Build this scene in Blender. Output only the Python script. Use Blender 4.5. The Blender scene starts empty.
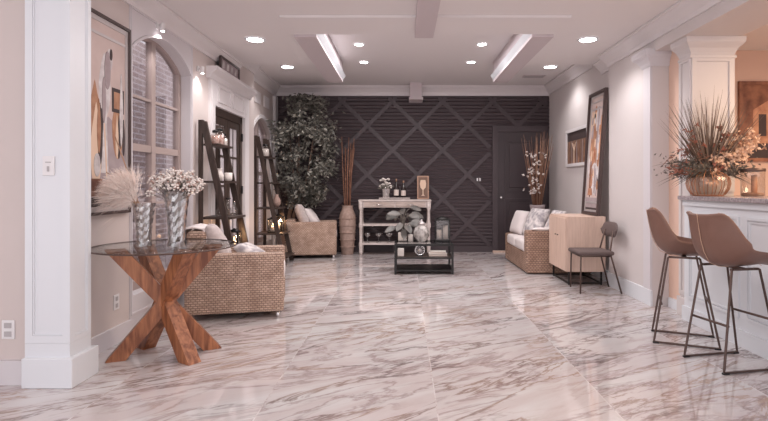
import bpy, bmesh, math, random
from mathutils import Vector, Matrix
random.seed(7)
C = bpy.context.scene.collection
scn = bpy.context.scene
PI = math.pi

# ------------------------------------------------------------------ camera, world, lights, exposure
cam_d = bpy.data.cameras.new('camera'); cam = bpy.data.objects.new('camera', cam_d); C.objects.link(cam)
cam.location = (0, 0, 1.15); cam.rotation_euler = (PI/2, 0, 0)
cam_d.sensor_width = 36; cam_d.lens = 24
cam_d.shift_x = -20/768; cam_d.shift_y = -24.5/768
cam_d.clip_start = .05
scn.camera = cam
scn.view_settings.view_transform = 'Standard'; scn.view_settings.look = 'None'
scn.view_settings.gamma = 1; scn.view_settings.use_curve_mapping = False
scn.view_settings.exposure = 0.33
w = bpy.data.worlds.new('world'); scn.world = w; w.use_nodes = True
w.node_tree.nodes['Background'].inputs[0].default_value = (0.96, 0.92, 0.95, 1)
w.node_tree.nodes['Background'].inputs[1].default_value = 1.3

def light(name, kind, loc, power, color=(1, .93, .9), size=.2, sizey=None, rot=(0, 0, 0), spread=None, spot=None):
    d = bpy.data.lights.new(name, kind); o = bpy.data.objects.new(name, d); C.objects.link(o)
    d.energy = power; d.color = color; o.location = loc; o.rotation_euler = rot
    if kind == 'AREA':
        d.size = size
        if sizey: d.shape = 'RECTANGLE'; d.size_y = sizey
        else: d.shape = 'DISK'
        if spread: d.spread = spread
    else: d.shadow_soft_size = size
    if kind == 'SPOT': d.spot_size = spot or 2.2; d.spot_blend = .6
    return o
# added area fills under the ceiling, no such fixtures in the room
light('fill_light', 'AREA', (-.6, -.8, 2.55), 60, (1, .96, .97), 3.4, 2.0, (math.radians(28), 0, 0))
light('fill_light', 'AREA', (.1, 3.0, 2.6), 30, (1, .95, .95), 3.0, 2.2)
light('fill_light', 'AREA', (.1, 6.0, 2.84), 44, (1, .95, .95), 1.8, 1.8)
light('kitchen_light', 'AREA', (3.9, 2.9, 2.5), 78, (1, .74, .5), 1.2, 1.6)
light('kitchen_light', 'POINT', (2.95, 4.2, 2.0), 0.01, (1, .74, .5), .1)

# ------------------------------------------------------------------ materials
def mat(name, col, rough=.5, metal=0, noise=None, bump=None, spec=.5, emit=None, strength=0, coat=0):
    """noise=(scale, colour2, contrast)  bump=(scale, strength)"""
    m = bpy.data.materials.new(name); m.use_nodes = True
    nt = m.node_tree; b = nt.nodes['Principled BSDF']
    b.inputs['Base Color'].default_value = (*col, 1); b.inputs['Roughness'].default_value = rough
    b.inputs['Metallic'].default_value = metal; b.inputs['Specular IOR Level'].default_value = spec
    b.inputs['Coat Weight'].default_value = coat
    if emit: b.inputs['Emission Color'].default_value = (*emit, 1); b.inputs['Emission Strength'].default_value = strength
    tc = nt.nodes.new('ShaderNodeTexCoord')
    if noise:
        n = nt.nodes.new('ShaderNodeTexNoise'); n.inputs['Scale'].default_value = noise[0]; n.inputs['Detail'].default_value = 5
        nt.links.new(tc.outputs['Object'], n.inputs['Vector'])
        r = nt.nodes.new('ShaderNodeValToRGB'); k = noise[2] if len(noise) > 2 else .2
        r.color_ramp.elements[0].position = .5-k; r.color_ramp.elements[1].position = .5+k
        r.color_ramp.elements[0].color = (*col, 1); r.color_ramp.elements[1].color = (*noise[1], 1)
        nt.links.new(n.outputs['Fac'], r.inputs[0]); nt.links.new(r.outputs[0], b.inputs['Base Color'])
    if bump:
        n = nt.nodes.new('ShaderNodeTexNoise'); n.inputs['Scale'].default_value = bump[0]; n.inputs['Detail'].default_value = 4
        nt.links.new(tc.outputs['Object'], n.inputs['Vector'])
        bp = nt.nodes.new('ShaderNodeBump'); bp.inputs['Strength'].default_value = bump[1]; bp.inputs['Distance'].default_value = .01
        nt.links.new(n.outputs['Fac'], bp.inputs['Height']); nt.links.new(bp.outputs[0], b.inputs['Normal'])
    return m

def glass(name, tint=(.95, .97, .97), refl=.06, rough=.02, edge=.5):
    m = bpy.data.materials.new(name); m.use_nodes = True; nt = m.node_tree
    for n in list(nt.nodes): nt.nodes.remove(n)
    o = nt.nodes.new('ShaderNodeOutputMaterial'); mx = nt.nodes.new('ShaderNodeMixShader')
    t = nt.nodes.new('ShaderNodeBsdfTransparent'); g = nt.nodes.new('ShaderNodeBsdfGlossy')
    lw = nt.nodes.new('ShaderNodeLayerWeight'); mr = nt.nodes.new('ShaderNodeMapRange')
    lw.inputs['Blend'].default_value = .35
    mr.inputs['To Min'].default_value = refl; mr.inputs['To Max'].default_value = edge
    t.inputs[0].default_value = (*tint, 1); g.inputs['Roughness'].default_value = rough
    nt.links.new(lw.outputs['Facing'], mr.inputs['Value']); nt.links.new(mr.outputs[0], mx.inputs[0])
    nt.links.new(t.outputs[0], mx.inputs[1]); nt.links.new(g.outputs[0], mx.inputs[2]); nt.links.new(mx.outputs[0], o.inputs[0])
    return m

def wood(name, c1, c2, axis='Z', scale=6, rough=.45, stretch=10):
    m = bpy.data.materials.new(name); m.use_nodes = True; nt = m.node_tree; b = nt.nodes['Principled BSDF']
    b.inputs['Roughness'].default_value = rough
    tc = nt.nodes.new('ShaderNodeTexCoord'); mp = nt.nodes.new('ShaderNodeMapping')
    s = [stretch]*3; s['XYZ'.index(axis)] = 1
    mp.inputs['Scale'].default_value = s
    n = nt.nodes.new('ShaderNodeTexNoise'); n.inputs['Scale'].default_value = scale; n.inputs['Detail'].default_value = 6; n.inputs['Distortion'].default_value = .6
    r = nt.nodes.new('ShaderNodeValToRGB'); r.color_ramp.elements[0].position = .35; r.color_ramp.elements[1].position = .65
    r.color_ramp.elements[0].color = (*c1, 1); r.color_ramp.elements[1].color = (*c2, 1)
    nt.links.new(tc.outputs['Object'], mp.inputs[0]); nt.links.new(mp.outputs[0], n.inputs['Vector'])
    nt.links.new(n.outputs['Fac'], r.inputs[0]); nt.links.new(r.outputs[0], b.inputs['Base Color'])
    return m

def wicker(name, c1, c2, c3, bw=.05, rh=.018):
    m = bpy.data.materials.new(name); m.use_nodes = True; nt = m.node_tree; b = nt.nodes['Principled BSDF']
    b.inputs['Roughness'].default_value = .55
    N = nt.nodes.new; L = nt.links.new
    tc = N('ShaderNodeTexCoord'); ge = N('ShaderNodeNewGeometry'); sp = N('ShaderNodeSeparateXYZ'); sn = N('ShaderNodeSeparateXYZ')
    L(tc.outputs['Object'], sp.inputs[0]); L(ge.outputs['Normal'], sn.inputs[0])
    ab = N('ShaderNodeMath'); ab.operation = 'ABSOLUTE'; L(sn.outputs['Z'], ab.inputs[0])
    gt = N('ShaderNodeMath'); gt.operation = 'GREATER_THAN'; L(ab.outputs[0], gt.inputs[0]); gt.inputs[1].default_value = .7
    om = N('ShaderNodeMath'); om.operation = 'SUBTRACT'; om.inputs[0].default_value = 1; L(gt.outputs[0], om.inputs[1])
    yu = N('ShaderNodeMath'); yu.operation = 'MULTIPLY'; L(sp.outputs['Y'], yu.inputs[0]); L(om.outputs[0], yu.inputs[1])
    u = N('ShaderNodeMath'); u.operation = 'ADD'; L(sp.outputs['X'], u.inputs[0]); L(yu.outputs[0], u.inputs[1])
    yv = N('ShaderNodeMath'); yv.operation = 'MULTIPLY'; L(sp.outputs['Y'], yv.inputs[0]); L(gt.outputs[0], yv.inputs[1])
    v = N('ShaderNodeMath'); v.operation = 'ADD'; L(sp.outputs['Z'], v.inputs[0]); L(yv.outputs[0], v.inputs[1])
    cb = N('ShaderNodeCombineXYZ'); L(u.outputs[0], cb.inputs[0]); L(v.outputs[0], cb.inputs[1])
    br = N('ShaderNodeTexBrick'); L(cb.outputs[0], br.inputs['Vector'])
    br.inputs['Scale'].default_value = 1; br.inputs['Brick Width'].default_value = bw; br.inputs['Row Height'].default_value = rh
    br.inputs['Mortar Size'].default_value = rh*.3; br.inputs['Mortar Smooth'].default_value = 1
    br.inputs['Color1'].default_value = (*c1, 1); br.inputs['Color2'].default_value = (*c2, 1); br.inputs['Mortar'].default_value = (*c3, 1)
    n = N('ShaderNodeTexNoise'); n.inputs['Scale'].default_value = 9; L(tc.outputs['Object'], n.inputs['Vector'])
    mx = N('ShaderNodeMixRGB'); mx.blend_type = 'MULTIPLY'; mx.inputs[0].default_value = .45
    r = N('ShaderNodeValToRGB'); r.color_ramp.elements[0].position = .35; r.color_ramp.elements[1].position = .65
    r.color_ramp.elements[0].color = (.5, .42, .38, 1); r.color_ramp.elements[1].color = (1, 1, 1, 1)
    L(n.outputs['Fac'], r.inputs[0]); L(br.outputs['Color'], mx.inputs[1]); L(r.outputs[0], mx.inputs[2]); L(mx.outputs[0], b.inputs['Base Color'])
    bp = N('ShaderNodeBump'); bp.inputs['Strength'].default_value = .8; bp.inputs['Distance'].default_value = .006; bp.invert = True
    L(br.outputs['Fac'], bp.inputs['Height']); L(bp.outputs[0], b.inputs['Normal'])
    return m

def marble():
    m = bpy.data.materials.new('marble_floor'); m.use_nodes = True; nt = m.node_tree; b = nt.nodes['Principled BSDF']
    N = nt.nodes.new; L = nt.links.new
    b.inputs['Roughness'].default_value = .035; b.inputs['IOR'].default_value = 1.75; b.inputs['Specular IOR Level'].default_value = .5
    tc = N('ShaderNodeTexCoord')
    # tile grid first, so that each tile shifts the veining
    br = N('ShaderNodeTexBrick'); br.offset = 0; br.inputs['Scale'].default_value = 1
    br.inputs['Brick Width'].default_value = .91; br.inputs['Row Height'].default_value = 2.4; br.inputs['Mortar Size'].default_value = .0035
    br.inputs['Mortar Smooth'].default_value = .1
    mg = N('ShaderNodeMapping'); mg.inputs['Location'].default_value = (.74, -.1, 0)
    L(tc.outputs['Object'], mg.inputs[0]); L(mg.outputs[0], br.inputs['Vector'])
    br.inputs['Color1'].default_value = (0, 0, 0, 1); br.inputs['Color2'].default_value = (1, 1, 1, 1); br.inputs['Mortar'].default_value = (.5, .5, .5, 1)
    sh = N('ShaderNodeVectorMath'); sh.operation = 'MULTIPLY'; sh.inputs[1].default_value = (3.1, 1.7, 5.0)
    L(br.outputs['Color'], sh.inputs[0])
    ad = N('ShaderNodeVectorMath'); ad.operation = 'ADD'; L(tc.outputs['Object'], ad.inputs[0]); L(sh.outputs[0], ad.inputs[1])
    mr_ = N('ShaderNodeMapping'); mr_.inputs['Rotation'].default_value = (0, 0, math.radians(-29)); L(ad.outputs[0], mr_.inputs[0])
    mp = N('ShaderNodeMapping'); mp.inputs['Scale'].default_value = (.55, 2.3, 1); L(mr_.outputs[0], mp.inputs[0])
    def vein(scale, wdt, dist, seed):
        n = N('ShaderNodeTexNoise'); n.inputs['Scale'].default_value = scale; n.inputs['Detail'].default_value = 7; n.inputs['Roughness'].default_value = .62
        n.inputs['Distortion'].default_value = dist
        m2 = N('ShaderNodeMapping'); m2.inputs['Location'].default_value = (seed, seed*.7, 0); L(mp.outputs[0], m2.inputs[0]); L(m2.outputs[0], n.inputs['Vector'])
        s = N('ShaderNodeMath'); s.operation = 'SUBTRACT'; s.inputs[1].default_value = .5; L(n.outputs['Fac'], s.inputs[0])
        a = N('ShaderNodeMath'); a.operation = 'ABSOLUTE'; L(s.outputs[0], a.inputs[0])
        r = N('ShaderNodeMapRange'); r.inputs['From Min'].default_value = 0; r.inputs['From Max'].default_value = wdt
        r.inputs['To Min'].default_value = 1; r.inputs['To Max'].default_value = 0; L(a.outputs[0], r.inputs['Value'])
        return r.outputs[0]
    v1 = vein(1.0, .020, .7, 3); v2 = vein(1.9, .034, .9, 11); v3 = vein(.8, .11, .7, 3.1); v4 = vein(1.35, .026, .6, 23)
    mask = N('ShaderNodeTexNoise'); mask.inputs['Scale'].default_value = 1.6; mask.inputs['Detail'].default_value = 3; L(ad.outputs[0], mask.inputs['Vector'])
    mk = N('ShaderNodeMapRange'); mk.inputs['From Min'].default_value = .4; mk.inputs['From Max'].default_value = .62; L(mask.outputs['Fac'], mk.inputs['Value'])
    gold = N('ShaderNodeTexNoise'); gold.inputs['Scale'].default_value = 1.1; L(ad.outputs[0], gold.inputs['Vector'])
    gr = N('ShaderNodeValToRGB'); gr.color_ramp.elements[0].position = .42; gr.color_ramp.elements[1].position = .58
    gr.color_ramp.elements[0].color = (.14, .10, .10, 1); gr.color_ramp.elements[1].color = (.34, .225, .165, 1); L(gold.outputs['Fac'], gr.inputs[0])
    def mix(fac, a, c, k):
        x = N('ShaderNodeMixRGB'); mu = N('ShaderNodeMath'); mu.operation = 'MULTIPLY'; mu.inputs[1].default_value = k
        L(fac, mu.inputs[0]); L(mu.outputs[0], x.inputs[0])
        if isinstance(a, tuple): x.inputs[1].default_value = (*a, 1)
        else: L(a, x.inputs[1])
        if isinstance(c, tuple): x.inputs[2].default_value = (*c, 1)
        else: L(c, x.inputs[2])
        return x.outputs[0]
    def mul(a, c):
        mu = N('ShaderNodeMath'); mu.operation = 'MULTIPLY'; L(a, mu.inputs[0]); L(c, mu.inputs[1]); return mu.outputs[0]
    base = mix(mask.outputs['Fac'], (.70, .68, .68), (.48, .45, .455), .9)
    c = mix(v3, base, (.50, .40, .395), .5)
    c = mix(mul(v2, mk.outputs[0]), c, gr.outputs[0], .6)
    c = mix(v1, c, gr.outputs[0], .85)
    c = mix(v4, c, (.28, .20, .195), .62)
    c = mix(br.outputs['Fac'], c, (.78, .73, .72), .26)
    L(c, b.inputs['Base Color'])
    return m

M = {
 'white': mat('white_trim_paint', (.74, .76, .80), .35),
 'wall': mat('pink_cream_wall_paint', (.635, .585, .58), .7, noise=(3, (.66, .605, .60), .3)),
 'wall_pink': mat('dusty_pink_wall_paint', (.61, .535, .515), .7, noise=(3, (.64, .56, .54), .3)),
 'wall_lilac': mat('pale_lilac_wall_paint', (.66, .625, .65), .6),
 'peach': mat('warm_lit_peach_wall', (.74, .52, .42), .7),  # warm kitchen light on the recess is put into this colour
 'ceil': mat('ceiling_paint', (.79, .75, .75), .8),
 'beam': mat('beam_grey', (.60, .53, .55), .7),  # greyer tone than the ceiling
 'crown': mat('crown_moulding_paint', (.76, .72, .73), .5),
 'dark_wall': mat('charcoal_plum_wall_paint', (.062, .044, .050), .5, noise=(2, (.072, .052, .058), .3)),
 'dark_trim': mat('charcoal_plum_trim_paint', (.066, .048, .054), .5),
 'dark_door': mat('dark_door_paint', (.055, .040, .045), .35),
 'floor': marble(),
 'black': mat('black_metal', (.014, .012, .012), .4, .3),
 'espresso': wood('espresso_wood', (.035, .022, .018), (.07, .045, .036), 'Z', 5),
 'bronze': mat('taupe_window_frame', (.42, .335, .315), .5),
 'glass': glass('window_glass', (.93, .93, .96), .08, .02, .6),
 'crystal': glass('crystal_glass', (.95, .95, .96), .24, .12, .85),
 'pale_pane': mat('daylit_pale_pane', (.62, .575, .61), .25),  # opaque pane, brightness of the outdoors behind it put into the colour
 'clear': glass('clear_glass', (.93, .92, .91), .05, .03, .6),
 'table_glass': glass('smoky_glass', (.90, .92, .92), .05, .02, .32),
 'amber': glass('amber_glass', (.99, .93, .87), .05, .15, .25),
 'amber_rib': mat('amber_glass_rib', (.45, .20, .11), .2),
 'acacia': wood('acacia_wood', (.17, .052, .022), (.42, .165, .075), 'Z', 4, .35, 8),
 'pale_wood': wood('pale_oak', (.60, .43, .35), (.70, .52, .43), 'Z', 4, .5),
 'wicker': wicker('honey_wicker', (.72, .53, .43), (.55, .385, .30), (.24, .15, .11), .036, .019),
 'wicker2': wicker('reddish_wicker', (.56, .37, .28), (.44, .28, .205), (.19, .11, .08), .040, .024),
 'linen': mat('white_linen', (.74, .67, .66), .9, bump=(60, .4)),
 'grey_linen': mat('grey_linen', (.48, .41, .40), .9, noise=(30, (.60, .53, .52), .2), bump=(60, .4)),
 'patterned': mat('spotted_linen', (.74, .68, .67), .9, noise=(16, (.33, .30, .32), .13)),
 'leather': mat('brown_leather', (.165, .082, .060), .45, noise=(8, (.205, .108, .082), .3), bump=(90, .12)),
 'seam': mat('pale_stitching', (.55, .36, .26), .7),
 'steel_dark': mat('dark_bronze_metal', (.11, .072, .062), .4, .6),
 'granite': mat('grey_granite', (.26, .22, .24), .2, noise=(60, (.46, .40, .41), .12)),
 'taupe': mat('taupe_upholstery', (.12, .085, .08), .75, bump=(70, .3)),
 'chrome': mat('brushed_steel', (.7, .68, .68), .25, .9),
 'glow': mat('lamp_lens', (1, 1, 1), .4, emit=(1, .95, .95), strength=14),
 'bulb': mat('warm_bulb', (1, .8, .5), .4, emit=(1, .62, .32), strength=3.5),
 'wax': mat('cream_wax', (.74, .66, .61), .6),
 'plastic': mat('white_plastic', (.78, .76, .77), .35),
 'socket': mat('grey_socket', (.45, .42, .43), .5),
 'leaf': mat('dusty_green_leaf', (.095, .092, .078), .42, noise=(6, (.16, .15, .13), .1)),
 'leaf2': mat('pale_grey_green_leaf', (.25, .235, .20), .42),
 'leaf3': mat('mauve_grey_leaf', (.055, .050, .046), .4, noise=(9, (.13, .115, .105), .15)),
 'bark': mat('pale_bark', (.20, .13, .095), .8, noise=(20, (.32, .22, .17), .2)),
 'stick': mat('red_brown_reed', (.20, .085, .055), .7, noise=(14, (.33, .17, .11), .2)),
 'terra': mat('woven_clay', (.34, .235, .195), .7, noise=(25, (.46, .33, .28), .2), bump=(50, .5)),
 'pampas': mat('pampas_plume', (.88, .72, .65), .95, noise=(40, (.95, .86, .81), .2)),
 'straw': mat('dry_stem', (.42, .25, .17), .8),
 'petal': mat('white_petal', (.80, .73, .69), .8),
 'petal_dark': mat('brown_seed', (.40, .27, .23), .8),
 'cream_petal': mat('cream_dried_petal', (.74, .50, .36), .8),
 'rust': mat('rust_berry', (.33, .12, .08), .7),
 'grass': mat('dried_dark_grass', (.15, .10, .075), .7),
 'green': mat('grey_green_sprig', (.125, .105, .088), .7),
 'whitewash': wood('whitewashed_wood', (.55, .47, .44), (.70, .62, .60), 'X', 5, .6),
 'drawer': wood('natural_drawer_wood', (.42, .33, .29), (.56, .46, .42), 'X', 5, .6),
 'bottle': mat('dark_bottle_glass', (.03, .02, .02), .1),
 'label': mat('pale_paper_label', (.70, .60, .55), .6),
 'gold': mat('aged_gold', (.36, .22, .155), .4, .5),
 'frame_dark': mat('dark_picture_frame', (.07, .045, .042), .4),
 'silver': mat('silver_leaf_border', (.55, .50, .50), .35, .3),
 'canvas': mat('blush_canvas', (.56, .44, .41), .8, noise=(5, (.64, .52, .49), .2)),
 'p_white': mat('chalk_white_paint', (.72, .68, .68), .8, noise=(14, (.50, .45, .46), .15)),
 'p_brown': mat('umber_paint', (.30, .13, .075), .7, noise=(12, (.50, .28, .17), .2)),
 'p_dark': mat('black_brown_paint', (.06, .04, .04), .7),
 'p_dark2': mat('dusk_brown_paint', (.13, .075, .055), .6, noise=(6, (.24, .14, .10), .2)),
 'p_cream': mat('cream_paint', (.74, .55, .42), .8),
 'p_grey': mat('mauve_grey_paint', (.34, .27, .28), .8, noise=(10, (.42, .35, .36), .2)),
 'p_rust': mat('rust_paint', (.13, .05, .035), .7, noise=(7, (.34, .15, .09), .15)),
 'p_copper': mat('copper_paint', (.62, .33, .20), .6, noise=(9, (.40, .17, .10), .15)),
 'brick': None, 'jar': mat('rosy_jar_filling', (.50, .25, .20), .5, noise=(40, (.72, .55, .50), .15)),
}
def brickmat():
    m = bpy.data.materials.new('grey_brick'); m.use_nodes = True; nt = m.node_tree; b = nt.nodes['Principled BSDF']; b.inputs['Roughness'].default_value = .9
    tc = nt.nodes.new('ShaderNodeTexCoord'); sp = nt.nodes.new('ShaderNodeSeparateXYZ'); cb = nt.nodes.new('ShaderNodeCombineXYZ')
    br = nt.nodes.new('ShaderNodeTexBrick'); br.inputs['Scale'].default_value = 1
    br.inputs['Brick Width'].default_value = .24; br.inputs['Row Height'].default_value = .085; br.inputs['Mortar Size'].default_value = .012
    br.inputs['Color1'].default_value = (.40, .30, .28, 1); br.inputs['Color2'].default_value = (.58, .46, .43, 1); br.inputs['Mortar'].default_value = (.75, .68, .69, 1)
    nt.links.new(tc.outputs['Object'], sp.inputs[0]); nt.links.new(sp.outputs['Y'], cb.inputs[0]); nt.links.new(sp.outputs['Z'], cb.inputs[1])
    nt.links.new(cb.outputs[0], br.inputs['Vector']); nt.links.new(br.outputs[0], b.inputs['Base Color']); return m
M['brick'] = brickmat()
# plum wall: fine horizontal slats are modelled, see below

# ------------------------------------------------------------------ geometry helpers
def B(): return bmesh.new()
def box(bm, x0, x1, y0, y1, z0, z1, mi=0, bev=0, seg=2):
    r = bmesh.ops.create_cube(bm, size=1)
    vs = r['verts']
    for v in vs: v.co = Vector(((x0+x1)/2+v.co.x*(x1-x0), (y0+y1)/2+v.co.y*(y1-y0), (z0+z1)/2+v.co.z*(z1-z0)))
    fs = {f for v in vs for f in v.link_faces}
    for f in fs: f.material_index = mi
    if bev:
        es = {e for v in vs for e in v.link_edges}
        bmesh.ops.bevel(bm, geom=list(es), offset=bev, segments=seg, affect='EDGES', profile=.5)
    return vs
def loft(bm, rings, cap=True, mi=0, close=True):
    R = [[bm.verts.new(p) for p in r] for r in rings]
    n = len(R[0])
    for a, b in zip(R, R[1:]):
        for i in range(n if close else n-1):
            j = (i+1) % n
            f = bm.faces.new((a[i], a[j], b[j], b[i])); f.material_index = mi; f.smooth = True
    if cap and close:
        for r, rev in ((R[0], True), (R[-1], False)):
            f = bm.faces.new(list(reversed(r)) if rev else r); f.material_index = mi
    return R
def tube(bm, pts, r, n=8, mi=0, cap=True):
    pts = [Vector(p) for p in pts]
    rs = r if isinstance(r, (list, tuple)) else [r]*len(pts)
    rings = []; up = None
    for i, p in enumerate(pts):
        d = (pts[min(i+1, len(pts)-1)]-pts[max(i-1, 0)]).normalized()
        if up is None or abs(up.dot(d)) > .98: up = Vector((0, 0, 1)) if abs(d.z) < .9 else Vector((1, 0, 0))
        a = d.cross(up).normalized(); b = a.cross(d).normalized(); up = b
        rings.append([p+(a*math.cos(2*PI*k/n)+b*math.sin(2*PI*k/n))*rs[i] for k in range(n)])
    loft(bm, rings, cap, mi)
def lathe(bm, prof, c=(0, 0, 0), n=24, mi=0, lobes=0, amp=0, cap=True):
    rings = []
    for r, z in prof:
        rings.append([Vector((c[0]+r*(1+amp*abs(math.sin(lobes*PI*k/n)) if lobes else r and 1)*0+c[0]*0, 0, 0)) for k in range(0)] or
                     [Vector((c[0]+r*(1+(amp*math.cos(lobes*2*PI*k/n) if lobes else 0))*math.cos(2*PI*k/n),
                              c[1]+r*(1+(amp*math.cos(lobes*2*PI*k/n) if lobes else 0))*math.sin(2*PI*k/n), c[2]+z)) for k in range(n)])
    loft(bm, rings, cap, mi)
def prism(bm, pts, axis, a, b, mi=0):
    """extrude a 2-D polygon; axis X: pts are (y,z); axis Y: (x,z); axis Z: (x,y)"""
    def P(p, t):
        return Vector((t, p[0], p[1])) if axis == 'X' else Vector((p[0], t, p[1])) if axis == 'Y' else Vector((p[0], p[1], t))
    A = [bm.verts.new(P(p, a)) for p in pts]; D = [bm.verts.new(P(p, b)) for p in pts]
    n = len(pts); fs = [bm.faces.new(A), bm.faces.new(list(reversed(D)))]
    for i in range(n): fs.append(bm.faces.new((A[i], D[i], D[(i+1) % n], A[(i+1) % n])))
    for f in fs: f.material_index = mi
def beam(bm, p, q, wd, th, side=(0, 0, 1), mi=0):
    """square bar from p to q"""
    p = Vector(p); q = Vector(q); d = (q-p).normalized(); s = Vector(side); a = d.cross(s).normalized(); b = a.cross(d).normalized()
    rings = [[c+a*sx*wd/2+b*sy*th/2 for sx, sy in ((-1, -1), (1, -1), (1, 1), (-1, 1))] for c in (p, q)]
    R = loft(bm, rings, True, mi)
    for v in R[0]+R[1]:
        for f in v.link_faces: f.smooth = False
def blob(bm, c, s, n=3, jitter=0, rot=None, mi=0, sq=1.0):
    r = bmesh.ops.create_icosphere(bm, subdivisions=n, radius=1)
    for v in r['verts']:
        d = v.co.copy()
        if sq != 1.0:
            d = Vector([math.copysign(abs(k)**sq, k) for k in d])
        d = Vector((d.x*s[0], d.y*s[1], d.z*s[2]))*(1+random.uniform(-jitter, jitter))
        if rot: d = rot @ d
        v.co = d+Vector(c)
    for v in r['verts']:
        for f in v.link_faces: f.smooth = True; f.material_index = mi
def leaf(bm, p, d, ln, wd, mi=0, bend=.25, nrm=None):
    p = Vector(p); d = Vector(d).normalized()
    s = d.cross(nrm or Vector((random.uniform(-1, 1), random.uniform(-1, 1), random.uniform(-1, 1)))).normalized()
    u = s.cross(d)
    a = [p, p+d*ln*.45+s*wd/2+u*ln*bend*.3, p+d*ln*.45-s*wd/2+u*ln*bend*.3, p+d*ln*.98-u*ln*bend*.3, p+d*ln*.45+u*ln*bend*.15]
    v = [bm.verts.new(x) for x in a]
    for f in ((0, 1, 4), (0, 4, 2), (1, 3, 4), (4, 3, 2)):
        g = bm.faces.new([v[k] for k in f]); g.material_index = mi
def blade(bm, p, d, ln, wd, droop=.3, seg=5, mi=0, side=None):
    p = Vector(p); d = Vector(d).normalized(); s = (side or d.cross(Vector((random.uniform(-1, 1), random.uniform(-1, 1), .1)))).normalized()
    prev = None; pos = p.copy(); dd = d.copy()
    for i in range(seg+1):
        t = i/seg; ww = wd*(1-t)**.7/2+.0004
        a = bm.verts.new(pos+s*ww); b = bm.verts.new(pos-s*ww)
        if prev:
            f = bm.faces.new((prev[0], a, b, prev[1])); f.material_index = mi
        prev = (a, b); dd = (dd+Vector((0, 0, -droop/seg))).normalized(); pos = pos+dd*ln/seg
def W(o):
    m = Matrix.Identity(4)
    while o: m = o.matrix_basis @ m; o = o.parent
    return m
def obj(name, bm, m, parent=None, world=True, smooth=False, label=None):
    me = bpy.data.meshes.new(name); bm.normal_update()
    bmesh.ops.recalc_face_normals(bm, faces=bm.faces[:]); bm.to_mesh(me); bm.free()
    o = bpy.data.objects.new(name, me); C.objects.link(o)
    for x in (m if isinstance(m, (list, tuple)) else [m]): me.materials.append(M[x] if isinstance(x, str) else x)
    if parent:
        if world: me.transform(W(parent).inverted())
        o.parent = parent
    if smooth:
        for p in me.polygons: p.use_smooth = True
    if label: o['label'] = label
    return o
def thing(name, label, cat, loc=(0, 0, 0), rz=0, group=None):
    o = bpy.data.objects.new(name, None); C.objects.link(o); o.empty_display_size = .1
    o.location = loc; o.rotation_euler = (0, 0, rz); return tag(o, label, cat, group)
def tag(o, label, cat, group=None, kind=None):
    if label: o['label'] = label
    if cat: o['category'] = cat
    if group: o['group'] = group
    if kind: o['kind'] = kind
    return o
def base(o, loc):
    """put the origin of a one-mesh thing at its base"""
    o.data.transform(Matrix.Translation(-Vector(loc))); o.location = loc; return o
def struct(name, bm, m, label=None, cat=None, parent=None):
    o = obj(name, bm, m, parent)
    if not parent:
        o['kind'] = 'structure'
        if label: o['label'] = label
        if cat: o['category'] = cat
    return o
def dup(root, loc, rz=None, label=None, sc=None):
    r = root.copy(); C.objects.link(r); r.location = loc
    if rz is not None: r.rotation_euler = (0, 0, rz)
    if sc: r.scale = sc
    if label: r['label'] = label
    for ch in list(root.children):
        c = ch.copy(); C.objects.link(c); c.parent = r
        for g in list(ch.children):
            d = g.copy(); C.objects.link(d); d.parent = c
    return r
def solid(o, t, off=0):
    md = o.modifiers.new('solid', 'SOLIDIFY'); md.thickness = t; md.offset = off; return o
def subsurf(o, n=2):
    md = o.modifiers.new('sub', 'SUBSURF'); md.levels = n; md.render_levels = n; return o
def framebox(bm, axis, a0, a1, u0, u1, v0, v1, t, mi=0):
    """rectangular ring: axis X -> (y,z) plane between x a0..a1; axis Y -> (x,z)"""
    for (p, q, r, s) in ((u0, u1, v0, v0+t), (u0, u1, v1-t, v1), (u0, u0+t, v0+t, v1-t), (u1-t, u1, v0+t, v1-t)):
        if axis == 'X': box(bm, a0, a1, p, q, r, s, mi)
        else: box(bm, p, q, a0, a1, r, s, mi)

# ------------------------------------------------------------------ THE SETTING
XL, XR, XF, YB = -2.11, 2.38, 2.535, 8.95
ZN, ZF = 2.66, 2.89          # near and far ceiling heights
bm = B(); box(bm, -6.5, 6.5, -3, 9.2, -.1, 0)
struct('floor', bm, 'floor', 'polished white marble tile floor with brown veins', 'floor')
bm = B()
box(bm, -6.5, 6.5, -3, 3.12, ZN, 2.95); box(bm, -2.3, 6.5, 3.12, 5.02, ZN, 2.95); box(bm, -2.3, -1.08, 5.02, 6.36, ZN, 2.95); box(bm, 1.466, 2.95, 5.02, 6.36, ZN, 2.95)
box(bm, -1.08, 1.466, 5.02, 6.36, ZF, 2.95); box(bm, -2.4, 2.95, 6.36, 9.1, ZF, 2.95)
box(bm, 2.95, 6.5, 5.02, 6.2, ZN, 2.95)
struct('ceiling', bm, 'ceil', 'pale pink ceiling with a raised tray section', 'ceiling')
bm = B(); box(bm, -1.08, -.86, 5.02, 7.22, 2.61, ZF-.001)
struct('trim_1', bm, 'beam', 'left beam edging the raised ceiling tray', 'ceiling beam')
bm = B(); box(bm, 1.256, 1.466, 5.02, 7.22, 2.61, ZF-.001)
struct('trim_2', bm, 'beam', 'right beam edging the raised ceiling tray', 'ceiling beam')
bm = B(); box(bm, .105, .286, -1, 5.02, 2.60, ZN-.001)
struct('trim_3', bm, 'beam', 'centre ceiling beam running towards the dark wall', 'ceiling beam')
bm = B(); box(bm, -1.1, .105, 4.52, 5.02, 2.638, ZN-.001); box(bm, .286, 1.48, 4.52, 5.02, 2.638, ZN-.001)
struct('trim_4', bm, 'ceil', 'flat cross band in front of the raised ceiling tray', 'ceiling band')
bm = B(); box(bm, .10, .30, 8.6, YB-.03, 2.62, ZF-.001); box(bm, .084, .319, 8.56, YB-.03, 2.60, 2.64)
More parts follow.
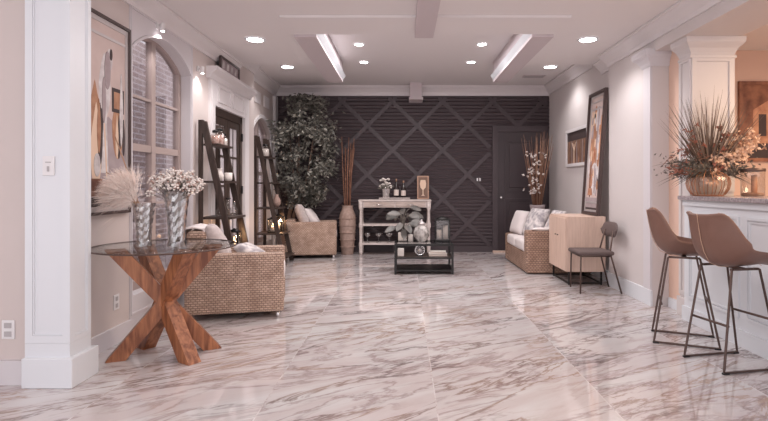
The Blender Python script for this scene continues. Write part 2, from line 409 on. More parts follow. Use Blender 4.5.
struct('trim_5', bm, 'beam', 'short beam end bracket over the dark wall', 'beam bracket')
# bright inner cornice strips on the tray beams
for n, (xa, xb) in ((6, (-.86, -.82)), (7, (1.216, 1.256))):
    bm = B(); prism(bm, [(xa if n == 6 else xb, 2.64), (xa if n == 6 else xb, 2.70), (xb if n == 6 else xa, 2.70)], 'Y', 5.03, 7.2)
    struct('trim_%d' % n, bm, 'white', 'white cornice strip inside the %s tray beam' % ('left' if n == 6 else 'right'), 'ceiling trim')

# left wall with two arched openings and the double door
def arch_top(bm, y0, y1, zs, rise, ztop, x0, x1):
    n = 20; pts = [(y0, ztop), (y0, zs)]
    for i in range(1, n):
        t = i/n; pts.append((y0+(y1-y0)*t, zs+rise*math.sin(PI*t)**.8))
    pts += [(y1, zs), (y1, ztop)]
    prism(bm, pts, 'X', x0, x1)
WZ = ZF+.03
bm = B()
box(bm, XL-.15, XL, 2.99, 3.93, 0, WZ); box(bm, XL-.15, XL, 5.09, 5.65, 0, WZ)
box(bm, XL-.15, XL, 5.65, 6.7, 2.04, WZ); box(bm, XL-.15, XL, 6.7, 7.2, 0, WZ)
box(bm, -2.4, -2.25, 7.2, 7.6, 0, WZ); box(bm, -2.4, -2.25, 8.6, YB, 0, WZ); box(bm, -2.4, XL-.15, 7.05, 7.2, 0, WZ)
arch_top(bm, 7.6, 8.6, 2.0, .22, WZ, -2.4, -2.25); box(bm, -2.4, -2.25, 7.6, 8.6, 0, .25)
struct('wall_left', bm, 'wall_pink', 'pink cream left wall with arched windows and a double door', 'wall')
bm = B()
arch_top(bm, 3.96, 5.05, 2.235, .19, ZN+.1, XL-.15, XL+.006)
box(bm, XL-.15, XL+.006, 3.93, 3.96, 0, ZN+.1); box(bm, XL-.15, XL+.006, 5.05, 5.09, 0, ZN+.1); box(bm, XL-.15, XL+.006, 3.96, 5.05, 0, .3)
framebox(bm, 'X', XL+.006, XL+.014, 3.94, 5.085, .15, 2.54, .015)
# raised arch moulding
def arch_rib(bm, y0, y1, zs, rise, x0, x1, wd, n=24, z0=None):
    inn, out = [], []
    cy = (y0+y1)/2
    for i in range(n+1):
        t = i/n; y = y0+(y1-y0)*t; z = zs+rise*max(0, math.sin(PI*t))**.8
        inn.append((y, z)); out.append((cy+(y-cy)*(1+2*wd/(y1-y0)), zs+(z-zs)*(1+wd/rise*.9)+(.0)))
    if z0 is not None: inn = [(y0, z0)]+inn+[(y1, z0)]; out = [(y0-wd, z0)]+out+[(y1+wd, z0)]
    for (a, b, c, d) in zip(inn, inn[1:], out, out[1:]): prism(bm, [a, b, d, c], 'X', x0, x1)
arch_rib(bm, 3.975, 5.035, 2.235, .19, XL+.004, XL+.02, .03)
struct('trim_8', bm, 'wall_lilac', 'pale lilac panelled surround of the near arched window', 'window surround')
# far wall pilasters and surround
bm = B(); arch_rib(bm, 7.6, 8.6, 2.0, .22, -2.255, -2.23, .06, z0=.25)
struct('trim_9', bm, 'crown', 'raised moulding around the far arched window', 'window surround')
bm = B()
box(bm, -2.251, -2.2, 8.78, 8.93, 0, 2.7)
box(bm, -2.251, -2.235, 7.7, 8.0, 2.42, 2.60); box(bm, -2.251, -2.235, 8.2, 8.5, 2.42, 2.60)
struct('trim_10', bm, 'crown', 'corner pilaster and panels beside the dark wall', 'pilaster')

def win(name, y0, y1, zs, rise, z0, x, ym, zt, label):
    r = thing(name, label, 'window', (x, (y0+y1)/2, z0)); r['kind'] = 'structure'
    bm = B(); t = .05
    arch_rib(bm, y0+t, y1-t, zs, rise-.02, x-.03, x+.03, t, z0=z0)
    box(bm, x-.03, x+.03, y0, y1, z0, z0+.07)
    obj('window_frame', bm, 'bronze', r)
    bm = B()
    for y in ym: box(bm, x-.025, x+.03, y-.035, y+.035, z0+.07, zs+rise*.9)
    for z, h in zt: box(bm, x-.022, x+.024, y0+.04, y1-.04, z-h/2, z+h/2)
    obj('mullion', bm, 'bronze', r)
    bm = B()
    pts = [(y0+.03, z0+.03)]+[(y0+.03+(y1-y0-.06)*i/20, zs+(rise-.02)*max(0, math.sin(PI*i/20))**.8) for i in range(21)]+[(y1-.03, z0+.03)]
    prism(bm, pts, 'X', x-.004, x+.004)
    obj('window_pane', bm, 'glass', r)
    return r
win('window_1', 3.96, 5.05, 2.235, .19, .3, XL-.12, (4.50,), ((1.47, .06), (1.89, .022), (1.0, .022)), 'tall arched window with bronze frame beside the leaning figure painting')
win('window_2', 7.6, 8.6, 2.0, .22, .25, -2.34, (8.1,), ((1.35, .06), (1.75, .02)), 'far arched window behind the black ladder shelf near the tree')

# double door on left wall
dr = thing('door_1', 'dark brown double door with glass panes under a white cornice', 'door', (XL, 6.17, 0)); dr['kind'] = 'structure'
bm = B()
box(bm, XL-.1, XL-.01, 5.65, 5.72, 0, 2.04); box(bm, XL-.1, XL-.01, 6.63, 6.7, 0, 2.04); box(bm, XL-.1, XL-.01, 5.65, 6.7, 1.95, 2.04)
obj('door_frame', bm, 'espresso', dr)
for ya, yb in ((5.72, 6.175), (6.175, 6.63)):
    bm = B(); framebox(bm, 'X', XL-.05, XL-.02, ya+.003, yb-.003, .01, 1.945, .085)
    box(bm, XL-.045, XL-.025, ya+.085, yb-.085, .095, .45)
    lf = obj('door_leaf', bm, 'espresso', dr)
    bm = B()
    for z in (.8, 1.15, 1.5): box(bm, XL-.04, XL-.024, ya+.085, yb-.085, z-.012, z+.012)
    box(bm, XL-.04, XL-.026, (ya+yb)/2-.009, (ya+yb)/2+.009, .45, 1.86)
    obj('glazing_bar', bm, 'espresso', lf)
    bm = B(); box(bm, XL-.038, XL-.032, ya+.085, yb-.085, .45, 1.86); obj('door_pane', bm, 'pale_pane', lf)
bm = B(); tube(bm, [(XL-.03, 6.13, 1.0), (XL+.03, 6.13, 1.0), (XL+.03, 6.03, 1.0)], .009); obj('door_handle', bm, 'black', dr)
for z in (.3, 1.1, 1.78):
    bm = B(); box(bm, XL-.02, XL+.004, 6.66, 6.70, z-.05, z+.05); obj('hinge', bm, 'black', dr)
bm = B()
for ya, yb in ((5.52, 5.65), (6.7, 6.88)):
    box(bm, XL, XL+.03, ya, yb, 0, 2.33); box(bm, XL+.03, XL+.036, ya+.03, yb-.03, .25, 2.2)
box(bm, XL, XL+.03, 5.65, 6.7, 2.04, 2.33)
framebox(bm, 'X', XL+.03, XL+.045, 5.72, 6.14, 2.09, 2.28, .02); framebox(bm, 'X', XL+.03, XL+.045, 6.21, 6.63, 2.09, 2.28, .02)
prism(bm, [(XL, 2.31), (XL+.04, 2.31), (XL+.06, 2.36), (XL+.12, 2.40), (XL+.12, 2.435), (XL, 2.435)], 'Y', 5.46, 6.94)
struct('trim_11', bm, 'crown', 'white panelled surround and cornice over the double door', 'door surround')

# crown mouldings
def crown(bm, x, y0, y1, zt, s, h=.12, p=.12):
    pr = [(x, zt-h), (x+s*.02, zt-h), (x+s*.03, zt-h*.75), (x+s*p*.6, zt-h*.45), (x+s*p*.85, zt-h*.18), (x+s*p, zt-h*.15), (x+s*p, zt), (x, zt)]
    prism(bm, pr, 'Y', y0, y1)
bm = B(); crown(bm, XL, 3.1, 6.36, ZN-.001, 1); struct('trim_12', bm, 'crown', 'crown moulding along the left wall over the arched window', 'crown moulding')
bm = B(); crown(bm, XL, 6.36, 7.2, ZF-.001, 1, .17); crown(bm, -2.25, 7.2, 8.93, ZF-.001, 1, .17)
struct('trim_13', bm, 'crown', 'crown moulding high on the far left wall', 'crown moulding')
bm = B(); crown(bm, XR, -1, 5.945, ZN-.001, -1, .13, .14); crown(bm, 2.46, 5.945, 6.34, ZN-.001, -1, .13, .12)
struct('trim_14', bm, 'crown', 'crown moulding along the near right wall and header', 'crown moulding')
bm = B(); crown(bm, XF, 6.36, 8.93, ZF-.001, -1, .15)
struct('trim_15', bm, 'crown', 'crown moulding high on the far right wall', 'crown moulding')
bm = B(); pr = [(YB, 2.723), (YB-.03, 2.723), (YB-.04, 2.78), (YB-.09, 2.83), (YB-.12, 2.85), (YB-.12, ZF-.001), (YB, ZF-.001)]
prism(bm, pr, 'X', -2.25, .10); prism(bm, pr, 'X', .30, XF)
prism(bm, [(YB, 2.723), (YB-.03, 2.723), (YB-.03, ZF-.001), (YB, ZF-.001)], 'X', .1, .3)
struct('trim_16', bm, 'crown', 'crown moulding above the dark feature wall', 'crown moulding')

# right walls
bm = B()
box(bm, XR, 2.7, 4.91, 5.945, 0, ZN); box(bm, 2.46, 2.7, 5.945, 6.7, 0, WZ); box(bm, XF, 2.7, 6.7, YB, 0, WZ)
struct('wall_right', bm, 'wall', 'pale right wall stepping back towards the sofa', 'wall')
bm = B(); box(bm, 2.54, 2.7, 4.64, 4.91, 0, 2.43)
struct('wall_recess', bm, 'peach', 'recessed wall with warm light put into its peach colour, between pilaster and column', 'wall')
bm = B(); box(bm, XR, 2.87, -2.5, 4.91, 2.43, ZN)
struct('trim_17', bm, 'wall', 'header beam over the bar opening', 'header beam')
bm = B()   # pilaster strip and capital at the end of the near right wall
box(bm, XR-.015, XR, 4.92, 5.06, 0, 2.36)
def sq2(p, z): return [Vector((XR-p, 4.91-p*.6, z)), Vector((2.54, 4.91-p*.6, z)), Vector((2.54, 5.07+p, z)), Vector((XR-p, 5.07+p, z))]
loft(bm, [sq2(.018, 2.30), sq2(.03, 2.335), sq2(.055, 2.375), sq2(.085, 2.40), sq2(.09, 2.43), sq2(.09, 2.455)])
for f in bm.faces: f.smooth = False
struct('trim_18', bm, 'wall_lilac', 'slim pilaster with capital at the end of the right wall', 'pilaster')
# column standing at the bar end
cx0, cx1, cy0, cy1 = 2.50, 2.87, 4.455, 4.638
bm = B(); box(bm, cx0, cx1, cy0, cy1, 0, 2.43)
framebox(bm, 'X', cx0-.012, cx0, cy0, cy1, .18, 2.28, .035)
framebox(bm, 'Y', cy0-.012, cy0, cx0, cx1, 1.10, 2.28, .045)
def sq(p, z): return [Vector((cx0-p, cy0-p, z)), Vector((cx1+p*.6, cy0-p, z)), Vector((cx1+p*.6, cy1, z)), Vector((cx0-p, cy1, z))]
box(bm, cx0-.02, cx1+.012, cy0-.02, cy1, 2.262, 2.285)
loft(bm, [sq(.004, 2.285), sq(.012, 2.31), sq(.035, 2.345), sq(.075, 2.375), sq(.085, 2.385), sq(.088, 2.43)])
for f in bm.faces: f.smooth = False
box(bm, cx0-.03, cx1, cy0-.001, cy1, 0, .16)
struct('pillar', bm, 'wall', 'panelled square column with capital at the end of the bar', 'column')

# back wall : dark slatted feature wall with diamond lattice and door
bm = B(); box(bm, -2.4, 2.7, YB, YB+.15, 0, WZ)
struct('wall_back', bm, 'dark_wall', 'dark plum feature wall with slats and diamond lattice', 'wall')
slats = B()
DX0, DX1 = 1.54, 2.50
z = .10
while z < 2.70:
    pr = [(YB, z), (YB-.012, z+.004), (YB-.022, z+.030), (YB, z+.052)]
    prism(slats, pr, 'X', -2.19, DX0 if z < 2.14 else XF)
    z += .062
wb = obj('wall_slats', slats, 'dark_wall', bpy.data.objects['wall_back'])
bm = B(); hp, vp = .437, .425   # half periods
X0 = (417.5-404)/512*YB; Z0 = 1.15+(186-126)/512*YB
def clipseg(p, q, zlo, zhi, xlo, xhi):
    (x0, z0), (x1, z1) = p, q; t0, t1 = 0, 1
    for (a, d, lo, hi) in ((x0, x1-x0, xlo, xhi), (z0, z1-z0, zlo, zhi)):
        if abs(d) < 1e-9: continue
        ta, tb = (lo-a)/d, (hi-a)/d
        if ta > tb: ta, tb = tb, ta
        t0, t1 = max(t0, ta), min(t1, tb)
    return None if t1-t0 < 1e-3 else ((x0+(x1-x0)*t0, z0+(z1-z0)*t0), (x0+(x1-x0)*t1, z0+(z1-z0)*t1))
for i in range(-14, 15):
    for sgn in (1, -1):
        cxx = X0+i*2*hp
        p = (cxx-8*hp, Z0-8*vp*sgn); q = (cxx+8*hp, Z0+8*vp*sgn)
        for (xa, xb, za, zb) in ((-2.15, DX0-.04, .12, 2.14), (-2.15, XF-.05, 2.14, 2.69)):
            s = clipseg(p, q, za, zb, xa, xb)
            if s:
                (a, b), (c, d) = s; beam(bm, (a, YB-.020-.002*sgn, b), (c, YB-.020-.002*sgn, d), .070, .020, (0, -1, 0))
dl = obj('wall_lattice', bm, 'dark_trim', bpy.data.objects['wall_back'])
bm = B(); box(bm, -2.2, DX0, YB-.035, YB, 0, .11); struct('baseboard_back', bm, 'dark_trim', 'dark baseboard of the feature wall', 'baseboard')
d2 = thing('door_2', 'dark two-panel door in the plum feature wall', 'door', (2.0, YB, 0)); d2['kind'] = 'structure'
bm = B(); box(bm, DX0, 1.635, YB-.045, YB, 0, 2.20); box(bm, 2.39, 2.485, YB-.045, YB, 0, 2.20); box(bm, 1.635, 2.39, YB-.045, YB, 2.095, 2.20)
obj('door_frame', bm, 'dark_trim', d2)
bm = B(); box(bm, 1.64, 2.385, YB-.022, YB, .03, 2.09)
for za, zb in ((.15, .93), (1.05, 1.96)):
    framebox(bm, 'Y', YB-.040, YB-.02, 1.76, 2.265, za, zb, .03); box(bm, 1.83, 2.195, YB-.034, YB-.02, za+.07, zb-.07, 0, .006, 1)
obj('door_panel', bm, 'dark_door', d2)
bm = B(); blob(bm, (1.685, YB-.065, .95), (.028, .028, .028), 2); tube(bm, [(1.685, YB-.02, .95), (1.685, YB-.05, .95)], .012)
obj('door_knob', bm, 'chrome', d2, label='round silver door knob')
bm = B(); box(bm, 1.54, 1.80, YB-.10, YB-.05, 0, .03); struct('trim_19', bm, 'pale_wood', 'pale strip at the foot of the dark door', 'door threshold')
# baseboards
bm = B(); box(bm, XL, XL+.02, 3.11, 3.93, 0, .125); box(bm, XL, XL+.02, 5.09, 5.52, 0, .125)
box(bm, XL, XL+.02, 6.88, 7.2, 0, .125); box(bm, -2.25, -2.23, 7.2, 8.91, 0, .125)
struct('baseboard_left', bm, 'wall_lilac', 'baseboard along the left wall', 'baseboard')
bm = B(); box(bm, XR-.02, XR, 4.90, 5.945, 0, .15); box(bm, 2.44, 2.46, 5.96, 6.7, 0, .13); box(bm, XF-.02, XF, 6.71, 8.9, 0, .13); box(bm, 2.52, 2.54, 4.645, 4.89, 0, .09)
struct('baseboard_right', bm, 'white', 'white baseboard along the right wall', 'baseboard')

# near-left column and the wall it ends
bm = B(); box(bm, -6.5, -2.15, 2.98, 3.12, 0, ZN); struct('wall_front_left', bm, 'wall_pink', 'pink wall left of the white column', 'wall')
bm = B(); box(bm, -6.5, -2.17, 2.955, 2.98, 0, .14); struct('baseboard_front_left', bm, 'wall_lilac', 'baseboard left of the white column', 'baseboard')
bm = B(); X0c, X1c, Y0c, Y1c = -2.17, -1.912, 2.93, 3.128
box(bm, X0c+.010, X1c-.010, Y0c+.010, Y1c-.010, .17, ZN)
framebox(bm, 'Y', Y0c, Y0c+.009, X0c, X1c, .25, ZN, .042); framebox(bm, 'X', X1c-.009, X1c, Y0c+.0095, Y1c, .25, ZN, .03)
framebox(bm, 'Y', Y0c+.004, Y0c+.0095, X0c+.043, X1c-.043, .293, 2.45, .007); framebox(bm, 'X', X1c-.0095, X1c-.004, Y0c+.041, Y1c-.031, .281, 2.45, .007)
box(bm, X0c, X1c, Y0c, Y1c, .16, .249)
box(bm, X0c, X1c+.03, Y0c-.03, Y1c+.03, 0, .17, 0, .004, 1)
struct('pillar', bm, 'white', 'white panelled square column beside the glass table', 'column')

# kitchen beyond the bar
bm = B(); box(bm, 2.7, 6.5, 5.7, 5.85, 0, 2.66); box(bm, 6.3, 6.5, -2, 5.7, 0, 2.66)
struct('wall_kitchen', bm, 'peach', 'peach kitchen wall beyond the bar', 'wall')
# house outside
bm = B(); box(bm, -4.3, -4.1, 3, 16, -.2, 3.4); struct('exterior', bm, 'brick', 'grey brick house wall seen through the windows', 'brick wall')
bm = B(); box(bm, -6.5, -2.4, 3.13, 16, -.25, -.1); struct('ground', bm, 'socket', 'paved ground outside the windows', 'ground')

# ------------------------------------------------------------------ lamps
def downlight(x, y, z, r, label, grp, pw, spot=2.3):
    t = thing('recessed_light', label, 'ceiling light', (x, y, z), 0, grp)
    bm = B(); lathe(bm, [(r*1.25, -.001), (r*1.22, -.008), (r, -.012), (r, -.004)], (x, y, z), 28, cap=False); obj('trim_ring', bm, 'white', t, smooth=True)
    bm = B(); lathe(bm, [(r, -.003), (r*.98, -.009), (r*.5, -.012), (.001, -.013)], (x, y, z), 28); obj('light_lens', bm, 'glow', t, smooth=True)
    light('downlight', 'SPOT', (x, y, z-.03), pw, (1, .96, .95), .08, spot=spot)
for x, y, z, l in ((-1.53, 5.26, ZN, 'recessed light in the lower ceiling near the double door'), (-1.70, 7.46, ZF, 'recessed light in the ceiling above the tree side ladder shelf'),
                (1.89, 5.26, ZN, 'recessed light in the lower ceiling near the black chair'), (2.13, 7.46, ZF, 'recessed light in the ceiling above the wicker sofa')):
    downlight(x, y, z, .085, l, 'wide recessed ceiling lights', 32)
for x, y, l in ((-.55, 6.27, 'left front small spotlight inside the ceiling tray'), (-.56, 7.17, 'left rear small spotlight inside the ceiling tray'),
             (.955, 6.27, 'right front small spotlight inside the ceiling tray'), (.94, 7.17, 'right rear small spotlight inside the ceiling tray')):
    downlight(x, y, ZF, .055, l, 'small spotlights in the ceiling tray', 16)
downlight(3.29, 4.95, ZN, .05, 'small recessed light in the kitchen ceiling', 'kitchen ceiling light', 8)
t = thing('air_vent', 'small white air vent in the ceiling before the dark wall above the sofa', 'vent', (2.05, 8.1, ZF))
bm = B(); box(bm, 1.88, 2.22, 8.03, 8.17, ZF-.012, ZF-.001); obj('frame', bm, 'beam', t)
bm = B()
for k in range(5): box(bm, 1.90, 2.20, 8.045+k*.024, 8.055+k*.024, ZF-.018, ZF-.012)
obj('grille', bm, 'socket', t)
# small wall spotlights washing the left wall
def wall_spot(y, z, label, pw):
    t = thing('wall_spotlight', label, 'spotlight', (XL+.01, y, z))
    bm = B(); box(bm, XL+.006, XL+.02, y-.02, y+.02, z+.02, z+.07); tube(bm, [(XL+.015, y, z+.05), (XL+.05, y, z+.05)], .006)
    obj('bracket', bm, 'plastic', t)
    bm = B(); lathe(bm, [(.016, 0), (.018, .06), (.012, .07)], (XL+.055, y, z), 14); obj('lamp_head', bm, 'plastic', t, smooth=True)
    bm = B(); lathe(bm, [(.015, -.004), (.001, -.005)], (XL+.055, y, z), 14); obj('bulb', bm, 'glow', t)
    light('spot', 'SPOT', (XL+.055, y, z-.02), pw, (1, .95, .92), .02, spot=2.2)
wall_spot(4.36, 2.47, 'small white spotlight above the arched window crown', 7)
wall_spot(5.22, 2.30, 'small white spotlight between the arched window and double door', 3)

# ------------------------------------------------------------------ pictures
def picture(name, label, loc, ang, lean, wd, ht, fw, shapes, border=None, canvas='canvas', fmat='frame_dark', dep=.03, cat='painting'):
    """local: x across 0..wd, z up, front faces -y"""
    t = thing(name, label, cat, loc); t.rotation_euler = (lean, 0, ang)
    bm = B(); framebox(bm, 'Y', -dep, 0, 0, wd, 0, ht, fw); obj('frame', bm, fmat, t, world=False)
    bm = B(); box(bm, fw, wd-fw, -.012, -.004, fw, ht-fw); cv = obj('canvas', bm, canvas, t, world=False)
    if border:
        bm = B(); framebox(bm, 'Y', -.018, -.013, fw, wd-fw, fw, ht-fw, border[0]); 
        for zz in border[1:]: box(bm, fw, wd-fw, -.016, -.013, zz*ht-.01, zz*ht+.01)
        obj('inner_border', bm, 'silver', t, world=False)
    ms = sorted({s[0] for s in shapes}); bm = B()
    for k, (m_, pts) in enumerate(shapes):
        dz = -.0125-.0002*(k+1)
        prism(bm, [(fw+(wd-2*fw)*u, fw+(ht-2*fw)*v) for u, v in pts], 'Y', dz, -.0121, ms.index(m_))
    if shapes: obj('painted_figure', bm, ms, t, world=False)
    return t
def ell(u, v, a, b, n=16, tip=0):
    return [(u+a*math.cos(2*PI*k/n)*(1-tip*max(0, math.sin(2*PI*k/n))), v+b*math.sin(2*PI*k/n)) for k in range(n)]
shL = [('p_grey', [(.30, 0), (1, 0), (1, .40), (.66, .50), (.30, .38)]),
       ('p_white', ell(.60, .66, .10, .17, tip=.4)), ('p_white', ell(.68, .80, .05, .06)), ('p_white', [(.5, .2), (.66, .2), (.62, .6), (.54, .6)]),
       ('p_brown', ell(.44, .50, .10, .17, tip=.8)), ('p_brown', ell(.82, .47, .10, .19, tip=.8)), ('p_dark', ell(.84, .40, .035, .12, tip=.6)),
       ('p_dark', [(.47, .22), (.54, .22), (.58, .52), (.50, .55)]), ('p_cream', ell(.46, .34, .09, .22, tip=.7)), ('p_cream', [(.62, .18), (.64, .18), (.60, .46), (.58, .46)]),
       ('p_dark', [(.72, .53), (.93, .53), (.93, .66), (.72, .66)]), ('p_brown', [(.75, .55), (.90, .55), (.90, .64), (.75, .64)]),
       ('p_rust', [(.35, .08), (.56, .08), (.56, .17), (.35, .17)]), ('p_dark', [(0, 0), (1, 0), (1, .075), (0, .075)]),
       ('p_white', [(.70, .02), (.74, .02), (.74, .065), (.70, .065)]), ('p_white', [(.79, .02), (.84, .02), (.84, .065), (.79, .065)]), ('p_cream', [(.02, .08), (.3, .08), (.22, .6), (.05, .6)])]
rr = random.Random(4)
shL += [('p_dark', ell(.52, .40, .04, .16, tip=.6)), ('p_brown', ell(.50, .44, .03, .14, tip=.5)), ('p_white', ell(.88, .55, .03, .2, tip=.5)), ('p_grey', ell(.64, .74, .05, .10)), ('p_dark', ell(.70, .83, .02, .03)),
        ('p_grey', ell(.58, .58, .03, .12)), ('p_cream', ell(.80, .40, .025, .12, tip=.7)), ('p_white', ell(.47, .24, .05, .06)), ('p_dark', ell(.92, .40, .02, .10, tip=.6))]
picture('painting', 'tall abstract painting of white figure and brown leaves on the left wall behind the column', (XL+.005, 3.12, .95), PI/2, 0, .775, 1.385, .022, shL, (.035, .90))
shR = [('p_dark', [(0, 0), (1, 0), (1, .035), (0, .035)]), ('p_grey', [(0, .035), (1, .035), (1, .12), (0, .12)]), ('p_copper', ell(.40, .62, .17, .30, tip=.3)), ('p_cream', ell(.42, .66, .10, .2)), ('p_grey', ell(.62, .68, .10, .22, tip=.5)),
       ('p_white', ell(.55, .28, .30, .14)), ('p_brown', ell(.22, .50, .09, .2, tip=.6)), ('p_brown', ell(.75, .47, .09, .09)), ('p_dark', [(.55, .22), (.9, .20), (.9, .25), (.75, .3)]),
       ('p_rust', ell(.30, .28, .09, .16, tip=.5)), ('p_cream', ell(.3, .80, .08, .06)), ('p_dark', ell(.36, .82, .05, .025)), ('p_copper', [(.15, .14), (.5, .14), (.45, .2), (.2, .2)])]
for k in range(34):
    shR.append((rr.choice(('p_copper', 'p_brown', 'p_white', 'p_cream', 'p_grey', 'p_copper')), ell(rr.uniform(.14, .86), rr.uniform(.22, .80), rr.uniform(.02, .06), rr.uniform(.03, .12), 10, rr.uniform(0, .8))))
picture('painting', 'tall dark-framed painting leaning on top of the pale cabinet', (2.285, 6.49, .80), -PI/2, -.065, .53, 1.50, .038, shR, (.025, .86, .92, .10), dep=.04)
shK = [('p_dark', [(0, 0), (1, 0), (1, .25), (0, .3)]), ('p_copper', [(.10, .2), (.40, .2), (.40, .66), (.25, .8), (.10, .66)]), ('p_dark', [(.15, .3), (.22, .3), (.22, .6), (.15, .6)]), ('p_dark', [(.27, .3), (.34, .3), (.34, .6), (.27, .6)]),
       ('p_rust', [(.45, .3), (.7, .3), (.7, .85), (.45, .85)]), ('p_cream', ell(.38, .80, .05, .035)), ('p_copper', [(.5, .1), (.9, .12), (.9, .18), (.5, .17)]), ('p_dark', [(.78, .3), (.83, .3), (.83, .9), (.78, .9)])]
picture('painting', 'rust and copper artwork on the peach kitchen wall behind the bar', (3.71, 5.69, 1.42), 0, 0, 1.3, .89, .04, shK, canvas='p_rust', fmat='p_rust')
# framed mirror, its reflection of branches painted as flat shapes
shM = [('p_dark', [(0, .72), (1, .72), (1, 1), (0, 1)])]
for k in range(11):
    u = .06+k*.085; sl = random.uniform(-.05, .05)
    shM.append((('p_brown', 'p_rust', 'p_grey')[k % 3], [(u, 0), (u+.022, 0), (u+.015+sl, .62+.1*random.random()), (u+sl, .7)]))
shM.append(('p_cream', [(.34, 0), (.37, 0), (.37, .6), (.34, .6)])); shM.append(('p_cream', [(.35, .38), (.37, .38), (.27, .66), (.25, .66)])); shM.append(('p_cream', [(.35, .38), (.37, .38), (.47, .66), (.45, .66)]))
t = picture('framed_picture', 'wide framed mirror with painted-in reflection of branches above the wicker sofa', (XF-.005, 7.93, 1.44), -PI/2, 0, .95, .56, .045, shM, canvas='p_dark2', fmat='crown', cat='picture')
# plaque on the door cornice
t = thing('plaque', 'small dark-framed plaque standing on the double door cornice', 'plaque', (XL+.07, 5.95, 2.436))
bm = B(); framebox(bm, 'X', XL+.06, XL+.085, 5.68, 6.32, 2.437, 2.60, .022); obj('frame', bm, 'frame_dark', t)
bm = B(); box(bm, XL+.062, XL+.072, 5.70, 6.30, 2.457, 2.58); obj('panel', bm, 'p_grey', t)
for k in range(4):
    bm = B(); prism(bm, [(5.74+k*.14, 2.48), (5.80+k*.14, 2.48), (5.82+k*.14, 2.55), (5.77+k*.14, 2.56)], 'X', XL+.072, XL+.075)
    obj('motif', bm, 'p_white', t)

# switches and outlets
def plate(name, label, axis, c, wd, ht, rocker, plmat='plastic'):
    x, y, z = c; t = thing(name, label, 'switch' if 'switch' in name else 'outlet', c)
    bm = B()
    if axis == 'Y': box(bm, x-wd/2, x+wd/2, y-.007, y, z-ht/2, z+ht/2, 0, .002, 1)
    else: box(bm, x, x+.007, y-wd/2, y+wd/2, z-ht/2, z+ht/2, 0, .002, 1)
    obj('plate', bm, plmat, t); bm = B()
    for dx, dz, a, b in rocker:
        if axis == 'Y': box(bm, x+dx-a/2, x+dx+a/2, y-.011, y-.006, z+dz-b/2, z+dz+b/2)
        else: box(bm, x+.006, x+.009, y+dx-a/2, y+dx+a/2, z+dz-b/2, z+dz+b/2)
    
        obj('rocker' if 'switch' in name else 'socket', bm, 'socket' if plmat == 'plastic' else 'plastic', t); bm = B()
    bm.free(); return t
plate('light_switch', 'white light switch plate on the white column', 'Y', (-2.037, Y0c+.0085, 1.266), .068, .112, [(0, -.018, .012, .03), (0, .02, .03, .006)])
plate('light_switch', 'dark switch plate with two white rockers beside the dark door', 'Y', (1.30, YB-.02, 1.262), .10, .10, [(-.022, 0, .022, .05), (.024, 0, .022, .05)], 'dark_trim')
plate('power_outlet', 'white outlet on the pink wall left of the column', 'Y', (-2.30, 2.98, .315), .075, .11, [(0, .025, .04, .03), (0, -.025, .04, .03)])
plate('power_outlet', 'outlet low on the left wall behind the glass table', 'X', (XL, 3.75, .30), .07, .11, [(0, .025, .03, .03), (0, -.025, .03, .03)])

# ------------------------------------------------------------------ glass table with X base
tc_ = Vector((-1.63, 3.5, 0))
t = thing('side_table', 'round glass-topped table on crossed reddish wooden beams', 'table', tc_)
bm = B(); lathe(bm, [(.02, .733), (.455, .733), (.465, .7365), (.465, .7415), (.455, .745), (.02, .745)], (tc_.x, tc_.y, 0), 64)
o = obj('tabletop', bm, 'table_glass', t); bm = B()
rg = [[Vector((tc_.x+r_*math.cos(2*PI*k/64), tc_.y+r_*math.sin(2*PI*k/64), z_)) for r_, z_ in ((.462, .734), (.4665, .737), (.4665, .742), (.462, .7445))] for k in range(65)]
loft(bm, rg, False, close=False); obj('glass_edge', bm, 'steel_dark', o)
for (fx, fy, hx, hy) in ((-1.905, 3.385, -1.345, 3.62), (-1.40, 3.345, -1.86, 3.66), (-1.365, 3.64, -1.895, 3.36), (-1.85, 3.66, -1.42, 3.34)):
    bm = B(); p = Vector((fx, fy, 0)); q = Vector((hx, hy, .733)); d = q-p; a = Vector((d.y, -d.x, 0)).normalized(); e = Vector((d.x, d.y, 0)).normalized()
    ring = lambda c: [c+a*-.045+e*-.06, c+a*.045+e*-.06, c+a*.045+e*.06, c+a*-.045+e*.06]
    R = loft(bm, [ring(p), ring(q)]); 
    for f in bm.faces: f.smooth = False
    o = obj('leg', bm, 'acacia', t)

# vases on it
def crystal(x, y, h, r0, r1, label, name='crystal_vase'):
    t = thing(name, label, 'vase', (x, y, .7455)); bm = B(); n = 24; R = []
    for k in range(12):
        z = k/11; f = .86+.42*z*z+(.12 if k == 0 else 0)
        rr = r0+(r1-r0)*z; rings = [Vector((x+rr*f*(1+.06*(-1)**(j//2+k))*math.cos(2*PI*j/n), y+rr*f*(1+.06*(-1)**(j//2+k))*math.sin(2*PI*j/n), .7455+h*z)) for j in range(n)]
        R.append(rings)
    loft(bm, R, cap=False)
    for f in bm.faces: f.smooth = False
    o = obj('glass_body', bm, 'crystal', t); solid(o, .004, 1)
    bm = B(); lathe(bm, [(r0*.9, 0), (r0*.95, .02), (r0*.8, .035)], (x, y, .7456), n); obj('thick_base', bm, 'crystal', t)
    return t
crystal(-1.752, 3.45, .29, .045, .052, 'cut crystal vase holding the pampas plume')
crystal(-1.532, 3.45, .37, .056, .062, 'tall cut crystal vase holding the white blossoms')
t = thing('pampas_grass', 'fluffy blush pampas plume leaning left out of a crystal vase', 'dried plant', (-1.75, 3.45, .76)); t['kind'] = 'thing'
bm = B(); P0 = Vector((-1.74, 3.45, .77)); P1 = Vector((-1.80, 3.45, 1.02)); P2 = Vector((-1.985, 3.46, 1.20))
stems = []
